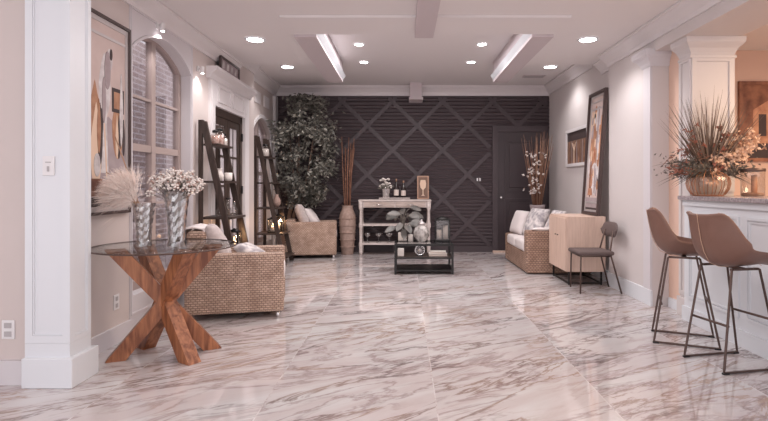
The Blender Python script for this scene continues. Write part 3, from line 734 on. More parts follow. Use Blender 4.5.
for k in range(9):
    e = P2+Vector((random.uniform(-.06, .10), random.uniform(-.05, .05), random.uniform(-.06, .06)))
    pts = [P0+Vector((random.uniform(-.02, .02), random.uniform(-.02, .02), 0)), P1+Vector((random.uniform(-.02, .02), random.uniform(-.02, .02), 0)), (P1+e)/2+Vector((0, 0, .03)), e]
    tube(bm, pts, .0035, 5); stems.append(pts)
tube(bm, [P0, (-1.82, 3.5, 1.05), (-1.975, 3.5, 1.49)], .004, 5)
obj('stem', bm, 'straw', t)
bm = B()
fan0 = P1+Vector((.0, 0, .0))
for k in range(6500):
    ang = random.gauss(0, .31); tt = random.random()**.7
    ax = (P2-fan0).normalized(); side = Vector((ax.z, 0, -ax.x)); dep = random.gauss(0, .22)
    d = (ax+side*math.tan(max(-.9, min(.9, ang)))+Vector((0, 1, 0))*dep).normalized()
    p = fan0+d*(.02+.20*tt)
    dd = d+Vector((random.gauss(0, .28), random.gauss(0, .28), random.gauss(0, .28)+.05))
    blade(bm, p, dd, random.uniform(.03, .085), .0018, .6, 2)
for k in range(260):
    d = ((P2-fan0).normalized()+Vector((random.gauss(0, .5), random.gauss(0, .3), random.gauss(0, .5)))).normalized()
    blade(bm, fan0+d*.16, d, random.uniform(.08, .13), .0018, .4, 3)
obj('plume', bm, 'pampas', t)
t = thing('white_blossoms', 'bunch of white dried blossoms in the tall crystal vase', 'flowers', (-1.532, 3.45, .76))
bm = B(); heads = []
for k in range(85):
    a = random.uniform(0, 2*PI); rr = random.random()**.6
    e = Vector((-1.535+.165*rr*math.cos(a), 3.45+.14*rr*math.sin(a), 1.215-.075*rr*rr+random.uniform(-.05, .04)))
    tube(bm, [(-1.532+.02*math.cos(a+2), 3.45+.02*math.sin(a), .78), (-1.532+.03*math.cos(a), 3.45+.03*math.sin(a), 1.04), e], .0022, 4); heads.append(e)
obj('stem', bm, 'green', t)
bm = B()
for e in heads:
    for j in range(9):
        c = e+Vector((random.uniform(-1, 1), random.uniform(-1, 1), random.uniform(-.7, .8)))*.026
        blob(bm, c, (.0085, .0085, .007), 1, .2, mi=0 if random.random() < .78 else 1)
obj('blossom', bm, ['petal', 'petal_dark'], t)

# ------------------------------------------------------------------ wicker seats
def cushion(name, parent, c, s, m, rot=(0, 0, 0), label=None, cat=None, puff=.55):
    R = Matrix.Rotation(rot[2], 3, 'Z') @ Matrix.Rotation(rot[1], 3, 'Y') @ Matrix.Rotation(rot[0], 3, 'X')
    bm = B(); n = 14; g = {}
    for side in (1, -1):
        for i in range(n+1):
            for j in range(n+1):
                u = i/n*2-1; v = j/n*2-1
                edge = i in (0, n) or j in (0, n)
                if side == -1 and edge: g[(side, i, j)] = g[(1, i, j)]; continue
                h = (max(0, (1-u**4))*max(0, (1-v**4)))**puff
                px = u*(1-.06*(1-v*v)*abs(u)); py = v*(1-.06*(1-u*u)*abs(v))
                px += .03*math.sin(3*v+i); 
                g[(side, i, j)] = bm.verts.new(R @ Vector((px*s[0], py*s[1], side*h*s[2]*(1+.05*math.sin(5*u+3*v))))+Vector(c))
    for side in (1, -1):
        for i in range(n):
            for j in range(n):
                f = [g[(side, i, j)], g[(side, i+1, j)], g[(side, i+1, j+1)], g[(side, i, j+1)]]
                f = bm.faces.new(f if side == 1 else f[::-1]); f.smooth = True
    o = obj(name, bm, m, parent)
    if label and cat: tag(o, label, cat)
    elif label: o['label'] = label
    if not parent: base(o, c)
    return o
def turn(objs, c, ang):
    m = Matrix.Translation(Vector(c)) @ Matrix.Rotation(ang, 4, 'Z') @ Matrix.Translation(-Vector(c))
    for o in objs: o.matrix_basis = m @ o.matrix_basis
def wicker_chair(label, x0, x1, y0, y1, wm, h=.566, cat='armchair', flip=1, backz=.78, arm=.13, basez=.30, farz=None, feet=True):
    """back of the seat stands on the x0 side (flip=1) or the x1 side (flip=-1)"""
    t = thing('wicker_armchair' if cat == 'armchair' else 'wicker_sofa', label, cat, ((x0+x1)/2, (y0+y1)/2, 0))
    bx0, bx1 = (x0, x0+.16) if flip == 1 else (x1-.16, x1)
    z0 = .055 if feet else .012
    bm = B(); box(bm, x0, x1, y0, y0+arm, z0, h, 0, .025, 3); obj('armrest', bm, wm, t)
    bm = B(); box(bm, x0, x1, y1-arm, y1, z0, farz or h, 0, .025, 3); obj('armrest', bm, wm, t)
    bm = B(); box(bm, x0+.01 if flip == -1 else bx1, x1-.01 if flip == 1 else bx0, y0+arm, y1-arm, z0, basez, 0, .01, 1); obj('seat_base', bm, wm, t)
    bm = B(); box(bm, bx0, bx1, y0+arm*.6, y1-arm*.6, z0, backz, 0, .04, 4); obj('backrest', bm, wm, t)
    if feet:
        for fx in (x0+.05, x1-.05):
            for fy in (y0+.05, y1-.05):
                bm = B(); lathe(bm, [(.017, 0), (.02, .01), (.022, .056)], (fx, fy, 0), 12); obj('foot', bm, 'chrome', t)
    sx0, sx1 = (bx1, x1+.005) if flip == 1 else (x0-.005, bx0)
    cy = (y0+arm+y1-arm)/2; hl = (y1-y0)/2-arm
    nseat = 1 if hl < .4 else 2
    for k in range(nseat):
        hy = hl/nseat; yy = y0+arm+hy*(2*k+1)
        bm = B(); box(bm, sx0, sx1, yy-hy+.005, yy+hy-.005, basez, basez+.15, 0, .04, 4); obj('seat_cushion', bm, 'linen', t, smooth=True)
    return t
near = wicker_chair('honey wicker armchair in front of the near ladder shelf beside the glass table', -1.93, -1.11, 4.38, 5.04, 'wicker', backz=.76)
n1 = cushion('throw_pillow', None, (-1.70, 4.70, .635), (.19, .20, .075), 'grey_linen', (0, math.radians(62), .1), 'grey linen pillow leaning back in the near wicker armchair', 'pillow')
n2 = cushion('throw_pillow', None, (-1.40, 4.72, .535), (.15, .14, .05), 'patterned', (0, math.radians(28), -.3), 'small spotted pillow lying on the near wicker armchair seat', 'pillow')
# folded throw over its back
bm = B(); rings = []
for k in range(13):
    y = 4.50+.42*k/12; wv = .006*math.sin(k*1.9)
    rings.append([Vector((-1.785+wv, y, .56)), Vector((-1.783+wv, y, .70)), Vector((-1.80, y, .768+wv)), Vector((-1.88, y, .783+wv)), Vector((-1.95, y, .772)), Vector((-1.978, y, .70)), Vector((-1.978+wv*.3, y, .62))])
loft(bm, rings, False, close=False); o = solid(obj('throw_blanket', bm, 'linen'), .012, 1); tag(base(o, (-1.88, 4.76, .56)), 'white throw draped over the near armchair back', 'blanket')
turn([near, n1, n2, o], (-1.52, 4.71, 0), math.radians(12))
far = wicker_chair('honey wicker armchair in the far corner under the tree', -1.91, -1.10, 8.08, 8.60, 'wicker', h=.58, backz=.62)
n1 = cushion('throw_pillow', None, (-1.66, 8.30, .68), (.20, .17, .08), 'grey_linen', (0, math.radians(68), .15), 'grey pillow in the far armchair under the tree', 'pillow')
n2 = cushion('throw_pillow', None, (-1.50, 8.40, .63), (.19, .14, .07), 'linen', (0, math.radians(55), -.2), 'white pillow behind the grey one in the far armchair', 'pillow')
turn([far, n1, n2], (-1.50, 8.34, 0), math.radians(7))
wicker_chair('reddish wicker sofa with white cushions against the right wall', 1.59, 2.45, 6.65, 8.06, 'wicker2', h=.57, cat='sofa', flip=-1, backz=.66, arm=.15, basez=.27, farz=.42, feet=False)
cushion('throw_pillow', None, (1.76, 7.80, .60), (.19, .20, .07), 'linen', (0, math.radians(-70), .25), 'plain white pillow at the far end of the wicker sofa', 'pillow')
cushion('throw_pillow', None, (1.90, 7.36, .63), (.22, .21, .08), 'patterned', (0, math.radians(-66), .35), 'spotted white pillow in the middle of the wicker sofa', 'pillow')
cushion('throw_pillow', None, (2.05, 6.98, .63), (.21, .20, .07), 'patterned', (0, math.radians(-66), .1), 'spotted pillow at the near end of the wicker sofa', 'pillow')
cushion('seat_blanket', None, (1.93, 6.725, .585), (.27, .065, .02), 'linen', (0, 0, 0), 'white folded cloth lying on the sofa armrest', 'cloth')
bm = B(); rings = []
for k in range(13):
    y = 6.9+.6*k/12; wv = .01*math.sin(k*1.7)
    rings.append([Vector((2.26+wv, y, .62)), Vector((2.275+wv, y, .66)), Vector((2.31, y, .685+wv)), Vector((2.38, y, .69+wv)), Vector((2.44, y, .68)), Vector((2.462, y, .60))])
loft(bm, rings, False, close=False); o = solid(obj('throw_blanket', bm, 'linen'), .014, 1); tag(base(o, (2.36, 7.2, .6)), 'white throw draped over the wicker sofa back', 'blanket')

# ------------------------------------------------------------------ ladder shelves
def ladder(label, xw, y0, y1, ht=1.82):
    """leaning ladder shelf, back posts upright at xw, front rails lean out to +x"""
    t = thing('ladder_shelf', label, 'shelf', (xw, (y0+y1)/2, 0), 0, 'black ladder shelves on the left wall')
    foot = .42
    for y in (y0, y1):
        bm = B(); box(bm, xw-.02, xw+.02, y-.014, y+.014, 0, ht); obj('upright', bm, 'espresso', t)
        bm = B(); beam(bm, (xw+.03, y, ht-.02), (xw+foot, y, .0), .03, .062, (1, 0, 0)); prism(bm, [(xw-.02, ht-.04), (xw+.055, ht-.04), (xw+.03, ht), (xw-.02, ht)], 'Y', y-.016, y+.016)
        obj('front_rail', bm, 'espresso', t)
    for k, z in enumerate((1.575, 1.195, .825, .455, .12)):
        d = .03+(foot-.03)*(1-z/ht)+.07
        bm = B(); box(bm, xw-.015 if k else xw+.02, xw+max(d, .17), y0+.016, y1-.016, z-.014, z+.008); obj('shelf', bm, 'espresso', t)
    return t
ladder('black ladder shelf in front of the double door behind the near armchair', -2.06, 5.19, 5.66)
ladder('black ladder shelf beside the tree and the far arched window', -2.15, 7.40, 7.90, 1.88)
def jar(x, y, z, r, h, label, fill='jar', lid='black', grp=None):
    t = thing('glass_jar', label, 'jar', (x, y, z), 0, grp)
    bm = B(); lathe(bm, [(r*.9, 0), (r, .01), (r, h*.78), (r*.6, h*.9), (r*.6, h)], (x, y, z), 18, cap=False); obj('jar_body', bm, 'clear', t, smooth=True)
    bm = B(); lathe(bm, [(r*.85, .003), (r*.93, .01), (r*.93, h*.7), (r*.5, h*.75)], (x, y, z), 16); obj('filling', bm, fill, t, smooth=True)
    bm = B(); lathe(bm, [(r*.64, h), (r*.66, h+.02), (r*.3, h+.03)], (x, y, z), 16); obj('lid', bm, lid, t)
    return t
def lantern(x, y, z, wd, h, label, glow=True, cand=1):
    t = thing('candle_lantern', label, 'lantern', (x, y, z))
    bm = B(); q = wd/2
    box(bm, x-q, x+q, y-q, y+q, z, z+.018); box(bm, x-q, x+q, y-q, y+q, z+h*.82, z+h*.82+.014)
    for sx in (-1, 1):
        for sy in (-1, 1): box(bm, x+sx*(q-.007)-.007, x+sx*(q-.007)+.007, y+sy*(q-.007)-.007, y+sy*(q-.007)+.007, z+.018, z+h*.82)
    obj('cage', bm, 'black', t)
    bm = B(); lathe(bm, [(q*.9, h*.835), (q*.8, h*.9), (q*.3, h*.97), (q*.1, h)], (x, y, z), 16); obj('top_cap', bm, 'black', t)
    bm = B(); 
    for s in (-1, 1):
        box(bm, x+s*(q-.006)-.001, x+s*(q-.006)+.001, y-q+.014, y+q-.014, z+.02, z+h*.81); box(bm, x-q+.014, x+q-.014, y+s*(q-.006)-.001, y+s*(q-.006)+.001, z+.02, z+h*.81)
    obj('glass_panel', bm, 'clear', t)
    for k in range(cand):
        dx = (k-(cand-1)/2)*wd*.42; hh = h*(.38+.17*k)
        bm = B(); lathe(bm, [(wd*.17, 0), (wd*.17, hh), (.004, hh-.003)], (x+dx, y, z+.019), 16); c = obj('candle', bm, 'wax', t)
        bm = B(); lathe(bm, [(.002, 0), (.009, .012), (.006, .028), (.001, .042)], (x+dx, y, z+.019+hh), 8); obj('flame' if glow else 'wick', bm, 'bulb' if glow else 'black', c)
    if glow: light('candle_light', 'POINT', (x, y, z+h*.6), 3, (1, .6, .32), .02)
    return t
zz = .0085
jar(-1.96, 5.32, 1.575+zz, .048, .12, 'rosy filled jar at the near end of the top shelf', grp='jars on the ladder shelf by the double door')
jar(-1.96, 5.44, 1.575+zz, .05, .15, 'tallest rosy jar in the middle of the top shelf', grp='jars on the ladder shelf by the double door')
jar(-1.96, 5.56, 1.575+zz, .045, .11, 'pale filled jar at the far end of the top shelf', 'petal', grp='jars on the ladder shelf by the double door')
def vessel(name, x, y, z, prof, m, label, cat, grp=None, n=20):
    bm = B(); lathe(bm, prof, (x, y, z), n); o = obj(name, bm, m, smooth=True); tag(base(o, (x, y, z)), label, cat, grp); return o
vessel('ceramic_pot', -1.95, 5.38, 1.195+zz, [(.03, 0), (.05, .02), (.055, .06), (.035, .10), (.03, .12), (.04, .13)], 'petal', 'white ceramic pot on the second shelf of the near ladder', 'pot')
vessel('ceramic_cup', -1.90, 5.54, 1.195+zz, [(.03, 0), (.04, .02), (.042, .09)], 'petal', 'white cup beside the pot on the second shelf', 'cup')
for k, (yy, hh) in enumerate(((5.28, .13), (5.42, .17), (5.55, .15))):
    vessel('glass_bottle', -1.90+.03*k, yy, .825+zz, [(.03, 0), (.036, .01), (.036, hh*.5), (.012, hh*.7), (.012, hh)], 'clear', ('short clear bottle nearest on the third shelf of the near ladder', 'tallest clear bottle amid the third shelf of the near ladder', 'clear bottle at the far end of the third ladder shelf')[k], 'bottle', 'clear bottles on the ladder shelf')
lantern(-1.80, 5.43, .455+zz, .12, .24, 'glowing candle lantern low on the ladder shelf behind the near armchair')
jar(-2.06, 7.60, 1.575+zz, .06, .16, 'pale jar on the top shelf of the far ladder', 'petal')
vessel('ceramic_vase', -1.92, 7.72, .825+zz, [(.03, 0), (.06, .05), (.06, .10), (.025, .17), (.03, .19)], 'petal_dark', 'brown vase on the third shelf of the far ladder', 'vase')
lantern(-1.93, 7.54, .455+zz, .13, .24, 'glowing lantern on the lower shelf of the far ladder, left one')
lantern(-1.90, 7.76, .455+zz, .14, .27, 'glowing lantern on the lower shelf of the far ladder, right one')

# ------------------------------------------------------------------ tree, reed vase, corner vase
t = thing('potted_tree', 'tall leafy ficus tree in the left corner by the dark wall', 'tree', (-1.99, 8.75, 0))
bm = B(); lathe(bm, [(.10, 0), (.12, .01), (.155, .30), (.16, .32), (.145, .32), (.14, .28), (.01, .28)], (-1.99, 8.75, 0), 24); obj('pot', bm, 'terra', t, smooth=True)
bm = B(); tips = []
for k in range(6):
    a = k*1.1; e = Vector((-1.66+.28*math.cos(a), 8.62+.12*math.sin(a), 1.75+.1*k))
    tube(bm, [(-1.99+.03*math.cos(a), 8.75+.03*math.sin(a), .28), (-1.90+.06*math.cos(a), 8.70, .7), (-1.74+.1*math.cos(a), 8.65, 1.1), e], [.017, .015, .013, .006], 7)
obj('trunk', bm, 'bark', t)
bm = B(); cl = []
def profile_x(z):   # half width of the crown at height z
    return .50*math.sin(PI*min(1, max(0, (z-.80)/1.95)))**.55
while len(cl) < 120:
    z = random.uniform(.86, 2.66); h = profile_x(z); x = -1.60+random.uniform(-1, 1)*h-.05; y = 8.50+random.uniform(-1, 1)*.36*h/.5
    if x < -2.12: continue
    cl.append(Vector((x, min(y, 8.82), z)))
for c in cl:
    for j in range(36):
        p = c+Vector((random.gauss(0, .062), random.gauss(0, .055), random.gauss(0, .07)))
        if p.y > 8.80: p.y = 8.80
        if p.x < -2.16: p.x = -2.16
        if p.z > 2.68 or (p.z < .78): continue
        d = Vector((random.uniform(-1, 1), random.uniform(-1.0, .3), random.uniform(-1, .25)))
        if p.y > 8.68: d.y = -abs(d.y)
        leaf(bm, p, d, random.uniform(.06, .10), random.uniform(.028, .045), 0 if random.random() < .72 else 1)
obj('foliage', bm, ['leaf', 'leaf2'], t)
t = thing('floor_vase', 'tall tan woven floor vase of reeds left of the console table', 'vase', (-.955, 8.65, 0))
bm = B(); lathe(bm, [(.09, 0), (.10, .01), (.125, .25), (.14, .50), (.135, .66), (.095, .76), (.085, .80), (.10, .82), (.09, .82), (.075, .79)], (-.955, 8.65, 0), 32); obj('vase_body', bm, 'terra', t, smooth=True)
bm = B()
for z in (.12, .24, .36, .48, .60): 
    r_ = .115+.03*math.sin(z*2.4); lathe(bm, [(r_-.01, z), (r_+.012, z+.008), (r_-.01, z+.016)], (-.955, 8.65, 0), 32, cap=False)
obj('woven_band', bm, 'terra', t, smooth=True)
t = thing('dried_reeds', 'tall red-brown reeds standing in the woven floor vase', 'dried plant', (-.955, 8.65, .78))
bm = B()
for k in range(13):
    a = random.uniform(0, 2*PI); e = .10*random.random()
    tube(bm, [(-.955+.03*math.cos(a), 8.65+.03*math.sin(a), .5), (-.955+(.03+e*.5)*math.cos(a), 8.65+(.03+e*.5)*math.sin(a), 1.3), (-.955+(.03+e)*math.cos(a)+.02, 8.65+(.03+e)*math.sin(a), random.uniform(1.75, 1.98))], [.010, .009, .006], 6)
obj('reed', bm, 'stick', t)

t = thing('tall_vase', 'dark tall vase behind the sofa in the right corner', 'vase', (2.2, 8.45, 0))
bm = B(); lathe(bm, [(.12, 0), (.13, .01), (.10, .3), (.09, .62), (.12, .80), (.125, .84), (.115, .84), (.10, .80)], (2.2, 8.45, 0), 24); obj('vase_body', bm, 'p_grey', t, smooth=True)
t = thing('blossom_branches', 'brown sticks with white blossoms in the right corner vase', 'flowers', (2.2, 8.45, .8))
bm = B()
for k in range(64):
    a = random.uniform(0, 2*PI); e = .25*random.random()**.6
    x1 = min(2.2+e*math.cos(a), 2.48); y1 = 8.45+e*.8*math.sin(a)
    tube(bm, [(2.2+.03*math.cos(a), 8.45+.03*math.sin(a), .6), ((2.2+x1)/2+.02*math.cos(a), (8.45+y1)/2, 1.25), (x1+.02*math.cos(a), y1, random.uniform(1.65, 2.12)-.5*e)], [.0055, .005, .002], 5, random.choice((0, 0, 1)))
obj('twig', bm, ['stick', 'straw'], t)
bm = B()
for k in range(60):
    z = random.uniform(1.0, 1.72); c = Vector((2.11+.03*math.sin(z*9)+random.gauss(0, .085), 8.26+random.uniform(-.07, .07), z))
    for j in range(4): blob(bm, c+Vector((random.uniform(-1, 1), random.uniform(-1, 1), random.uniform(-1, 1)))*.016, (.013, .013, .010), 1, .2, mi=0 if random.random() < .7 else 1)
obj('blossom', bm, ['petal', 'petal_dark'], t)

# ------------------------------------------------------------------ console table
CX0, CX1, CY0, CY1 = -.76, .455, 8.50, 8.86
t = thing('console_table', 'whitewashed console table with two shelves against the dark wall', 'table', (-.15, 8.68, 0))
bm = B(); box(bm, CX0, CX1, CY0, CY1, .895, .922, 0, .004, 1); obj('tabletop', bm, 'whitewash', t)
bm = B(); box(bm, CX0+.08, CX1-.08, CY0+.02, CY1-.02, .79, .895); ap = obj('apron', bm, 'whitewash', t)
for xa, xb in ((CX0+.10, -.16), (-.14, CX1-.10)):
    bm = B(); box(bm, xa, xb, CY0+.008, CY0+.021, .80, .885, 0, .003, 1); d = obj('drawer', bm, 'drawer', t)
    bm = B(); tube(bm, [((xa+xb)/2-.05, CY0+.008, .84), ((xa+xb)/2-.05, CY0-.01, .84), ((xa+xb)/2+.05, CY0-.01, .84), ((xa+xb)/2+.05, CY0+.008, .84)], .005, 6); obj('handle', bm, 'chrome', d)
for z in (.485, .17):
    bm = B(); box(bm, CX0+.03, CX1-.03, CY0+.02, CY1-.02, z, z+.028); obj('shelf', bm, 'whitewash', t)
for x in (CX0+.04, CX1-.04):
    for y in (CY0+.035, CY1-.035):
        bm = B(); lathe(bm, [(.022, 0), (.024, .03), (.032, .05), (.026, .08), (.032, .13), (.034, .20), (.024, .23), (.022, .44), (.034, .47), (.034, .52), (.023, .55), (.020, .74), (.034, .78), (.036, .895)], (x, y, 0), 14)
        obj('leg', bm, 'whitewash', t, smooth=True)
bm = B(); box(bm, -.42, .10, 8.58, 8.76, .9225, .94, 0, .004, 1); framebox(bm, 'Y', 8.58, 8.585, -.42, .10, .93, .955, .01)
tag(base(obj('serving_tray', bm, 'whitewash'), (-.16, 8.67, .9225)), 'long pale tray on the console table', 'tray')
t = thing('ice_bucket', 'silver bucket of white flowers on the console tray', 'bucket', (-.30, 8.66, .941))
bm = B(); lathe(bm, [(.055, 0), (.06, .01), (.075, .16), (.082, .17), (.07, .165), (.05, .02)], (-.30, 8.66, .941), 24); obj('bucket_body', bm, 'chrome', t, smooth=True)
bm = B()
for k in range(26):
    a = random.uniform(0, 2*PI); r_ = .10*random.random()**.5
    c = Vector((-.30+r_*math.cos(a)-.02, 8.66+r_*math.sin(a)*.8, 1.14+random.uniform(-.03, .13)))
    blob(bm, c, (.026, .026, .02), 1, .25)
obj('blossom', bm, 'petal', t)
bm = B()
for k in range(30):
    a = random.uniform(0, 2*PI); leaf(bm, (-.30+.05*math.cos(a), 8.66+.05*math.sin(a), 1.10), (math.cos(a), math.sin(a)*.6, random.uniform(.1, 1.4)), .11, .03)
obj('leaves', bm, 'leaf2', t)
def bottle(x, y, z, h, label, m='bottle'):
    t = thing('wine_bottle', label, 'bottle', (x, y, z), 0, 'bottles on the console table')
    bm = B(); lathe(bm, [(.036, 0), (.04, .008), (.04, h*.55), (.03, h*.68), (.014, h*.78), (.014, h), (.002, h)], (x, y, z), 18); obj('bottle_body', bm, m, t, smooth=True)
    bm = B(); lathe(bm, [(.0405, h*.15), (.0408, h*.16), (.0408, h*.44), (.0405, h*.45)], (x, y, z), 18, cap=False); obj('bottle_label', bm, 'label', t)
    bm = B(); lathe(bm, [(.0155, h*.86), (.016, h+.003), (.002, h+.004)], (x, y, z), 12); obj('foil_cap', bm, 'gold', t)
bottle(-.13, 8.66, .941, .33, 'taller dark bottle with pale label on the console tray')
bottle(-.01, 8.68, .941, .30, 'shorter dark bottle with pale label on the console tray')
t = thing('framed_picture', 'small gold-framed goblet picture standing on the console table', 'picture', (.325, 8.76, .9225)); t.rotation_euler = (-.06, 0, 0)
bm = B(); framebox(bm, 'Y', -.02, 0, -.10, .10, .002, .40, .022); obj('frame', bm, 'gold', t, world=False)
bm = B(); box(bm, -.08, .08, -.012, -.004, .022, .38); obj('canvas', bm, 'p_dark2', t, world=False)
bm = B(); prism(bm, [(-.035, .06), (.035, .06), (.008, .08), (.008, .16), (.045, .20), (.055, .27), (.04, .33), (-.04, .33), (-.055, .27), (-.045, .20), (-.008, .16), (-.008, .08)], 'Y', -.015, -.0125); obj('goblet_motif', bm, 'p_cream', t, world=False)
def margarita(x, y, z, lbl):
    bm = B(); lathe(bm, [(.042, 0), (.04, .004), (.006, .012), (.005, .075), (.012, .085), (.03, .10), (.06, .13), (.066, .155), (.063, .155), (.05, .125), (.01, .09)], (x, y, z), 20)
    o = obj('cocktail_glass', bm, 'crystal', smooth=True); tag(base(o, (x, y, z)), lbl, 'glass', 'cocktail glasses on the bottom console shelf')
for x, l in ((-.62, 'leftmost cocktail glass on the bottom console shelf'), (-.43, 'second cocktail glass from the left on the bottom console shelf'), (-.25, 'third cocktail glass from the left on the bottom console shelf')): margarita(x, 8.66, .1985, l)

# ------------------------------------------------------------------ coffee table
TX0, TX1, TY0, TY1, TZ = -.125, .645, 6.65, 7.14, .397
t = thing('coffee_table', 'black metal coffee table with glass top and open shelf', 'table', (.26, 6.9, 0))
for x in (TX0+.014, TX1-.014):
    for y in (TY0+.014, TY1-.014):
        bm = B(); box(bm, x-.014, x+.014, y-.014, y+.014, 0, TZ-.001); obj('leg', bm, 'black', t)
bm = B()
for z, h in ((TZ, .028), (.222, .02), (.06, .018)):
    for (xa, xb, ya, yb) in ((TX0+.028, TX1-.028, TY0, TY0+.026), (TX0+.028, TX1-.028, TY1-.026, TY1), (TX0, TX0+.026, TY0+.028, TY1-.028), (TX1-.026, TX1, TY0+.028, TY1-.028)):
        box(bm, xa, xb, ya, yb, z-h, z)
obj('table_frame', bm, 'black', t)
bm = B(); box(bm, TX0+.004, TX1-.004, TY0+.004, TY1-.004, TZ, TZ+.006); obj('tabletop', bm, 'table_glass', t)
bm = B(); box(bm, TX0+.026, TX1-.026, TY0+.026, TY1-.026, .205, .222); obj('shelf', bm, 'espresso', t)
bm = B(); box(bm, TX0+.026, TX1-.026, TY0+.026, TY1-.026, .045, .058); obj('lower_shelf', bm, 'black', t)
zt = TZ+.0065
# plant in white pot
px, py = -.02, 7.02
t = thing('potted_plant', 'broad-leaved grey green plant in a white pot on the coffee table', 'plant', (px, py, zt))
bm = B(); box(bm, px-.06, px+.06, py-.06, py+.06, zt, zt+.11, 0, .012, 2); obj('pot', bm, 'wax', t)
bm = B(); lv = B()
for k in range(17):
    a = k*2.4; e = Vector((px+.03+.16*math.cos(a)*random.uniform(.3, 1), py+.12*math.sin(a), zt+random.uniform(.16, .46)))
    tube(bm, [(px, py, zt+.10), (px+(e.x-px)*.35, py+(e.y-py)*.35, e.z*.85+.06), e], .004, 5)
    ln = random.uniform(.13, .20); d = Vector((math.cos(a)+.2, math.sin(a)*.5-.2, random.uniform(-.5, .2))).normalized()
    s = d.cross(Vector((random.uniform(-.4, .4), -.8, .7))).normalized(); u = s.cross(d)
    rows = []
    for i in range(7):
        q = i/6; wd = .046*math.sin(PI*(.06+.9*q))**.8; c = e+d*ln*q-u*.05*q*q
        rows.append([c+s*wd+u*.01, c, c-s*wd+u*.01])
    loft(lv, rows, False, close=False)
obj('stem', bm, 'green', t); obj('leaf', lv, 'leaf3', t, smooth=True)
# glass ginger jar
gx, gy = .235, 6.88
t = thing('ginger_jar', 'rounded patterned glass jar with lid on the coffee table', 'jar', (gx, gy, zt))
bm = B(); lathe(bm, [(.05, 0), (.055, .008), (.10, .07), (.108, .12), (.09, .18), (.045, .215), (.045, .23)], (gx, gy, zt), 32, lobes=8, amp=.02); obj('jar_body', bm, mat('pearl_glass', (.22, .20, .19), .12, noise=(16, (.62, .58, .56), .12)), t, smooth=True)
bm = B(); lathe(bm, [(.052, .231), (.05, .245), (.03, .265), (.01, .275), (.014, .29), (.002, .30)], (gx, gy, zt), 20); obj('lid', bm, 'silver', t, smooth=True)
vessel('pillar_candle', .09, 6.90, zt, [(.035, 0), (.036, .09), (.033, .095), (.004, .09)], 'petal', 'short white candle beside the glass jar on the coffee table', 'candle')
lantern(.525, 7.02, zt, .20, .34, 'black metal lantern with two cream candles on the coffee table', False, 2)
zs2 = .2225
def book(x, y, z, a, b, h, rz, m, label):
    t = thing('book', label, 'book', (x, y, z), rz, 'books on the coffee table shelf')
    bm = B(); box(bm, -a/2, a/2, -b/2, b/2, 0, .003); box(bm, -a/2, a/2, -b/2, b/2, h-.003, h); box(bm, -a/2, -a/2+.003, -b/2, b/2, 0.003, h-.003); obj('cover', bm, m, t, world=False)
    bm = B(); box(bm, -a/2+.003, a/2-.004, -b/2+.004, b/2-.004, .0035, h-.0035); obj('pages', bm, 'label', t, world=False)
book(.45, 6.86, zs2, .24, .17, .03, .05, 'petal', 'larger white book at the bottom of the stack under the coffee table top')
book(.455, 6.86, zs2+.031, .21, .15, .026, -.08, 'wax', 'cream book topmost in the stack under the coffee table top')
bm = B(); box(bm, -.085, .0, 6.74, 6.84, zs2, zs2+.10, 0, .006, 2); tag(base(obj('decorative_box', bm, 'petal'), (-.04, 6.79, zs2)), 'small white box on the coffee table shelf', 'box')
t = thing('medallion', 'round silver medallion ornament standing on the coffee table shelf', 'ornament', (.21, 6.80, zs2))
bm = B(); n = 32; tube(bm, [(.21+.062*math.cos(2*PI*k/n), 6.80, zs2+.075+.062*math.sin(2*PI*k/n)) for k in range(n+1)], .009, 8); obj('ring', bm, 'chrome', t)
bm = B(); 
for k in range(6): a = k*PI/6; beam(bm, (.21-.06*math.cos(a), 6.80, zs2+.075-.06*math.sin(a)), (.21+.06*math.cos(a), 6.80, zs2+.075+.06*math.sin(a)), .006, .006, (0, 1, 0))
blob(bm, (.21, 6.80, zs2+.075), (.02, .012, .02), 2); obj('spokes', bm, 'silver', t)
bm = B(); box(bm, .17, .25, 6.775, 6.825, zs2, zs2+.012); obj('foot', bm, 'black', t)

# ------------------------------------------------------------------ cabinet and chair on the right
t = thing('cabinet', 'pale oak cabinet on black metal legs carrying the leaning painting', 'cabinet', (2.1, 6.15, 0))
KX0, KX1, KY0, KY1, KZ0, KZ1 = 1.87, 2.335, 5.93, 6.60, .155, .795
bm = B(); box(bm, KX0+.016, KX1, KY0, KY1, KZ0, KZ1, 0, .003, 1); obj('body', bm, 'pale_wood', t)
for ya, yb, hy in ((KY0+.004, (KY0+KY1)/2-.002, 6.22), ((KY0+KY1)/2+.002, KY1-.004, 6.31)):
    bm = B(); box(bm, KX0, KX0+.015, ya, yb, KZ0+.006, KZ1-.02, 0, .002, 1); d = obj('door', bm, 'pale_wood', t)
    bm = B(); tube(bm, [(KX0, hy, .56), (KX0-.012, hy, .56)], .007, 8); obj('knob', bm, 'black', d)
bm = B()
for ya in (KY0+.03, KY1-.03):
    for xa in (KX0+.05, KX1-.04): box(bm, xa-.009, xa+.009, ya-.009, ya+.009, 0, KZ0)
    box(bm, KX0+.059, KX1-.049, ya-.008, ya+.008, .012, .028)
for xa in (KX0+.05, KX1-.04): box(bm, xa-.008, xa+.008, KY0+.039, KY1-.039, .012, .028)
obj('leg_frame', bm, 'black', t)

